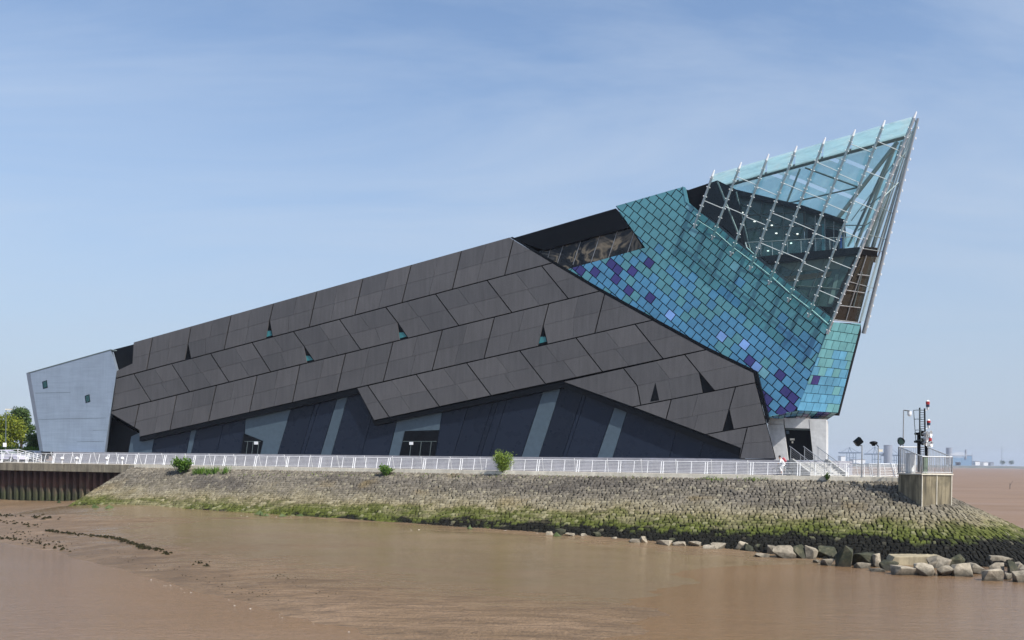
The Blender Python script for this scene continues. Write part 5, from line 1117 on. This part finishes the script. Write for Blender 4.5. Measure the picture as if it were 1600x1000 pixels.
# ================================================================== MUD DETAILS
def weeds():
    b = MB()
    def clump(x, y, sz, up=1.0):
        P = mudhit(x, y); z0 = P[2]; m = int(rng.integers(4, 7)); 
        ang = rng.normal() * .5; ax = np.array([math.cos(ang), math.sin(ang), 0]); ay = np.array([-ax[1], ax[0], 0]); L = sz * rng.uniform(.7, 1.8); Wd = sz * rng.uniform(.3, .6)
        sz2 = sz; P = P + rng.normal(size=3) * np.array([.15, .15, 0]); ring = [P + ax * math.cos(t) * L * rng.uniform(.6, 1.1) + ay * math.sin(t) * Wd * rng.uniform(.6, 1.1) for t in np.linspace(0, 2 * math.pi, m, endpoint=False)]
        b.raw(ring + [P + Z_ * sz * up * rng.uniform(.5, 1.2)], [(i, (i + 1) % m, m) for i in range(m)], rng.random())
    for line, n, sp, sz in [([(0, 806), (40, 807), (95, 810)], 40, 3, .17), ([(5, 815), (60, 822)], 26, 3, .15), ([(72, 829), (105, 833), (140, 837), (178, 840), (200, 847), (225, 855), (232, 859)], 190, 1.3, .15), ([(238, 856), (262, 866)], 30, 2, .15), ([(0, 842), (30, 843), (65, 851), (110, 860)], 75, 3.5, .14), ([(20, 830), (110, 850)], 50, 6, .09),
                             ([(300, 878), (330, 884)], 14, 3, .12), ([(400, 890), (520, 925)], 40, 9, .05), ([(120, 850), (420, 930)], 90, 12, .05)]:
        for k in range(n):
            f = rng.uniform(0, len(line) - 1); i = min(int(f), len(line) - 2); x, y = lerp(line[i], line[i + 1], f - i); clump(x + rng.normal() * sp, y + rng.normal() * sp * .5, sz)
    t = NT('dark_seaweed'); t.set(t.ramp(t.noise(t.pos(), 3), [(0.35, (0.008, 0.007, 0.004, 1)), (0.7, (0.03, 0.027, 0.01, 1))]), .8, None, 0.1)
    o = b.build('seaweed', t.m, None, fix=False); tag(o, 'dark seaweed drifts stranded on the mud', 'seaweed', kind='stuff')
    g = MB(); b = g
    for x, y in [(405, 805), (408, 804), (440, 807), (470, 806), (90, 786), (148, 794), (170, 794), (730, 826), (733, 826), (868, 838), (420, 806), (145, 793)]: clump(x, y, .35)
    t = NT('green_weed'); t.set((0.05, 0.075, 0.015, 1), .7); o = g.build('green_weed', t.m, None, fix=False); tag(o, 'small green weed clumps near the foot of the slope', 'seaweed', kind='stuff')
    g = MB(); b = g
    A = [(215, 900), (235, 906), (260, 913), (290, 921), (330, 934), (380, 948), (430, 960), (480, 972), (545, 988), (590, 997)]
    for k in range(80):
        f = rng.uniform(0, len(A) - 1); i = min(int(f), len(A) - 2); x, y = lerp(A[i], A[i + 1], f - i); clump(x + rng.normal() * 1.5, y + rng.normal() * .8, rng.choice([.02, .03, .06]), .15)
    for x, y in [(378, 806), (385, 807), (432, 808), (447, 808), (480, 810), (235, 805), (645, 828), (655, 828), (790, 829), (840, 833)]: clump(x, y, .09, .2)
    o = g.build('foam', simple('foam', (0.7, 0.66, 0.6, 1), .8), None, fix=False); tag(o, 'flecks of pale foam along the water line', 'foam', kind='stuff')
weeds()
p = atz(1578, 764, ZW); s = MB(); s.tube(p - Z_ * 1, p + Z_ * 1.8, .10, 6, .07); s.tube(p + Z_ * 1.0, p + np.array([.9, 0, 2.6]), .05, 5, .03); tag(s.build('mooring_stake', simple('wet_timber', (.05, .04, .03, 1), .8), None), 'thin leaning stake standing alone in the estuary at right', 'stake')

# ================================================================== FAR SHORE
YF = 3300.0
def far_shore():
    b = MB(); xs = np.linspace(-2400, 2400, 160); top = [4.0 + 2.5 * mnoise.noise(Vector((x * .004, 0, 0))) + 1.2 * mnoise.noise(Vector((x * .03, 3, 0))) for x in xs]
    pts = [(x, YF - 30 - 50 * math.sin(x * .0013), ZW - .5) for x in xs] + [(x, YF, ZW + 2 + t) for x, t in zip(xs, top)] + [(x, YF + 500, ZW + 4 + t) for x, t in zip(xs, top)]; n = len(xs)
    b.raw(pts, [(i, i + 1, n + i + 1, n + i) for i in range(n - 1)] + [(n + i, n + i + 1, 2 * n + i + 1, 2 * n + i) for i in range(n - 1)])
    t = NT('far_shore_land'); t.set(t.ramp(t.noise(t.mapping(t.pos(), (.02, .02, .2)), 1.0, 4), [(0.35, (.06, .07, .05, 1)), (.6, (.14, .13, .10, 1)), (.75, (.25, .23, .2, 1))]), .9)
    tag(b.build('far_shore', t.m, None, origin=(0, YF, 0), fix=False), 'low hazy far shore of the estuary', kind='structure')
far_shore()
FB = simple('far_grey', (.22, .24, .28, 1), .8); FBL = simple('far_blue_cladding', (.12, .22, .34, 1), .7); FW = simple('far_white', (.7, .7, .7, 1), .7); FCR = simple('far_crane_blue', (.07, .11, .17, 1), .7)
def fp(x, y, dy=0): return atY(x, y, YF + dy)
def fbox(b, x0, x1, y0, y1, dep=30, dy=0):
    b.prism([fp(x0, y1, dy), fp(x1, y1, dy), fp(x1, y0, dy), fp(x0, y0, dy)], (0, dep, 0))
def crane(label, xa, xb, ytop, ydeck, ybase):
    root = empty('harbour_crane', fp((xa + xb) / 2, ybase)); tag(root, label, 'crane', 'harbour cranes on the far shore'); w = xb - xa; xm = xa + w * .5
    for f in (.38, .50, .66, .78): s = MB(); x = xa + w * f; s.tube(fp(x, ybase + 2), fp(x, ydeck), 1.2, 5); s.build('leg', FCR, root)
    s = MB(); s.tube(fp(xa, ydeck), fp(xb, ydeck), 1.8, 5); s.tube(fp(xa, ydeck + 1.2), fp(xb, ydeck + 1.2), .9, 5); s.build('boom', FCR, root)
    s = MB(); s.tube(fp(xa + w * .44, ydeck), fp(xm, ytop), 1.1, 5); s.tube(fp(xa + w * .6, ydeck), fp(xm, ytop), 1.1, 5); s.build('tower', FCR, root)
    s = MB(); s.tube(fp(xm, ytop), fp(xa + w * .08, ydeck), .6, 4); s.tube(fp(xm, ytop), fp(xb - w * .08, ydeck), .6, 4); s.build('stay', FCR, root)
    s = MB(); fbox(s, xa + w * .38, xa + w * .78, ydeck + 8, ydeck + 9, 4); s.build('portal_beam', FCR, root)
crane('hazy harbour crane on the far shore beside the prow base', 1310, 1345, 699, 707, 722)
crane('hazy harbour crane on the far shore left of the plinth', 1350, 1384, 698, 709, 722)
crane('hazy harbour crane on the far shore, partly behind the plinth railing', 1376, 1408, 700, 711, 722)
def fthing(name, label, cat, x0, x1, y0, y1, mat, roof=None, extra=None, group=None):
    root = empty(name, fp((x0 + x1) / 2, y1)); tag(root, label, cat, group); s = MB(); fbox(s, x0, x1, y0, y1 + 1.5); s.build('wall', mat, root)
    s = MB(); fbox(s, x0 - .2, x1 + .2, y0 - .5, y0, 32, -1); s.build('roof', roof or FB, root)
    if extra: extra(root)
def stack(name, label, cat, x0, x1, y0, y1, mat, r2=.9):
    root = empty(name, fp((x0 + x1) / 2, y1)); tag(root, label, cat); s = MB(); c = (x0 + x1) / 2; r = np.linalg.norm(fp(x1, y1) - fp(x0, y1)) / 2; s.tube(fp(c, y1 + 1), fp(c, (y0 + y1) / 2), r, 14, r * r2); s.tube(fp(c, (y0 + y1) / 2), fp(c, y0), r * r2, 14, r * r2); s.build('shell', mat, root); s = MB(); s.tube(fp(c, y0), fp(c, y0 - .6), r * r2 * 1.04, 14); s.build('rim', FB, root)
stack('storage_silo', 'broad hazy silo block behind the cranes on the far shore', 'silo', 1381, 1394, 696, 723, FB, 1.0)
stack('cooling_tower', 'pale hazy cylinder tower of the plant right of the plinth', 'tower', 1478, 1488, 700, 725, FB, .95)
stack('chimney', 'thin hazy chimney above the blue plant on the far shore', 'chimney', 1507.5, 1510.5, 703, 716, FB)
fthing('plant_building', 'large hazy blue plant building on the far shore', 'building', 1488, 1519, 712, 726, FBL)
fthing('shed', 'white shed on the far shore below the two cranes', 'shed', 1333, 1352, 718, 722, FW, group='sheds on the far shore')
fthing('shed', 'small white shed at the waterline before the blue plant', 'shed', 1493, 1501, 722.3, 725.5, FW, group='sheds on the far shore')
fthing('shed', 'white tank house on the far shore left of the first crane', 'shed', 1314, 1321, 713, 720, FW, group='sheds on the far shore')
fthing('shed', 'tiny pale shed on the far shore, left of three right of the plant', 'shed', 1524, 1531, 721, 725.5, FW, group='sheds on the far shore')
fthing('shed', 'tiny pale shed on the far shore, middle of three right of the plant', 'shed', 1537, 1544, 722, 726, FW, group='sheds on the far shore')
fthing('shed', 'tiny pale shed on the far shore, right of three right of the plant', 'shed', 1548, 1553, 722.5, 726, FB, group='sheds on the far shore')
for x, y0, lb in ((1519, 708, 'short thin mast at the right end of the blue plant'), (1565.5, 697, 'tall thin hazy mast standing far right on the shore')):
    s = MB(); s.tube(fp(x, 727), fp(x, y0), 1.1, 5, .5); s.tube(fp(x - .5, y0 + 8), fp(x + .5, y0 + 8), .6, 4); tag(s.build('radio_mast', FB, None), lb, 'mast', 'masts on the far shore')
for x, w, lb in ((1567, 8, 'hazy clump shaped tree at the foot of the tall far mast'), (1580, 7, 'hazy tree on the far shore right of the tall mast')):
    base = fp(x, 726); root = empty('shore_tree', base); tag(root, lb, 'tree', 'trees on the far shore'); s = MB(); s.tube(base, base + Z_ * 6, 1, 5); s.build('trunk', BARK, root); l = MB()
    for k in range(260): v = rng.normal(size=3); leaf(l, base + np.array([v[0] * w * .55, v[1] * 3, 8 + v[2] * 3.0]), 3, 1, rng.normal(size=3))
    l.build('crown', LEAFD, root, fix=False, rnd=True)
def steam():
    m = bpy.data.materials.new('steam'); m.use_nodes = True; t = m.node_tree; t.nodes.clear(); o = t.nodes.new('ShaderNodeOutputMaterial'); v = t.nodes.new('ShaderNodeVolumePrincipled'); v.inputs['Color'].default_value = (1, .97, .95, 1); v.inputs['Density'].default_value = .012; t.links.new(v.outputs[0], o.inputs['Volume'])
    b = MB(); b.ball(fp(1497, 711, -60), 24, 14, 9, (1.25, .8, .45)); ob = b.build('steam', m, None, smooth=True); tag(ob, 'thin pale steam drifting beside the far cooling tower', 'steam', kind='stuff')
steam()

# ================================================================== AIR
def haze():
    m = bpy.data.materials.new('haze'); m.use_nodes = True; t = m.node_tree; t.nodes.clear(); o = t.nodes.new('ShaderNodeOutputMaterial'); v = t.nodes.new('ShaderNodeVolumePrincipled')
    v.inputs['Color'].default_value = (.56, .66, .84, 1); v.inputs['Density'].default_value = .0001; v.inputs['Anisotropy'].default_value = 0.0; t.links.new(v.outputs[0], o.inputs['Volume'])
    b = MB(); b.box((0, 2300, 27.0), 2700, 2400, 37.0); ob = b.build('haze', m, None); tag(ob, 'thin bluish haze over the estuary', kind='stuff')
haze()
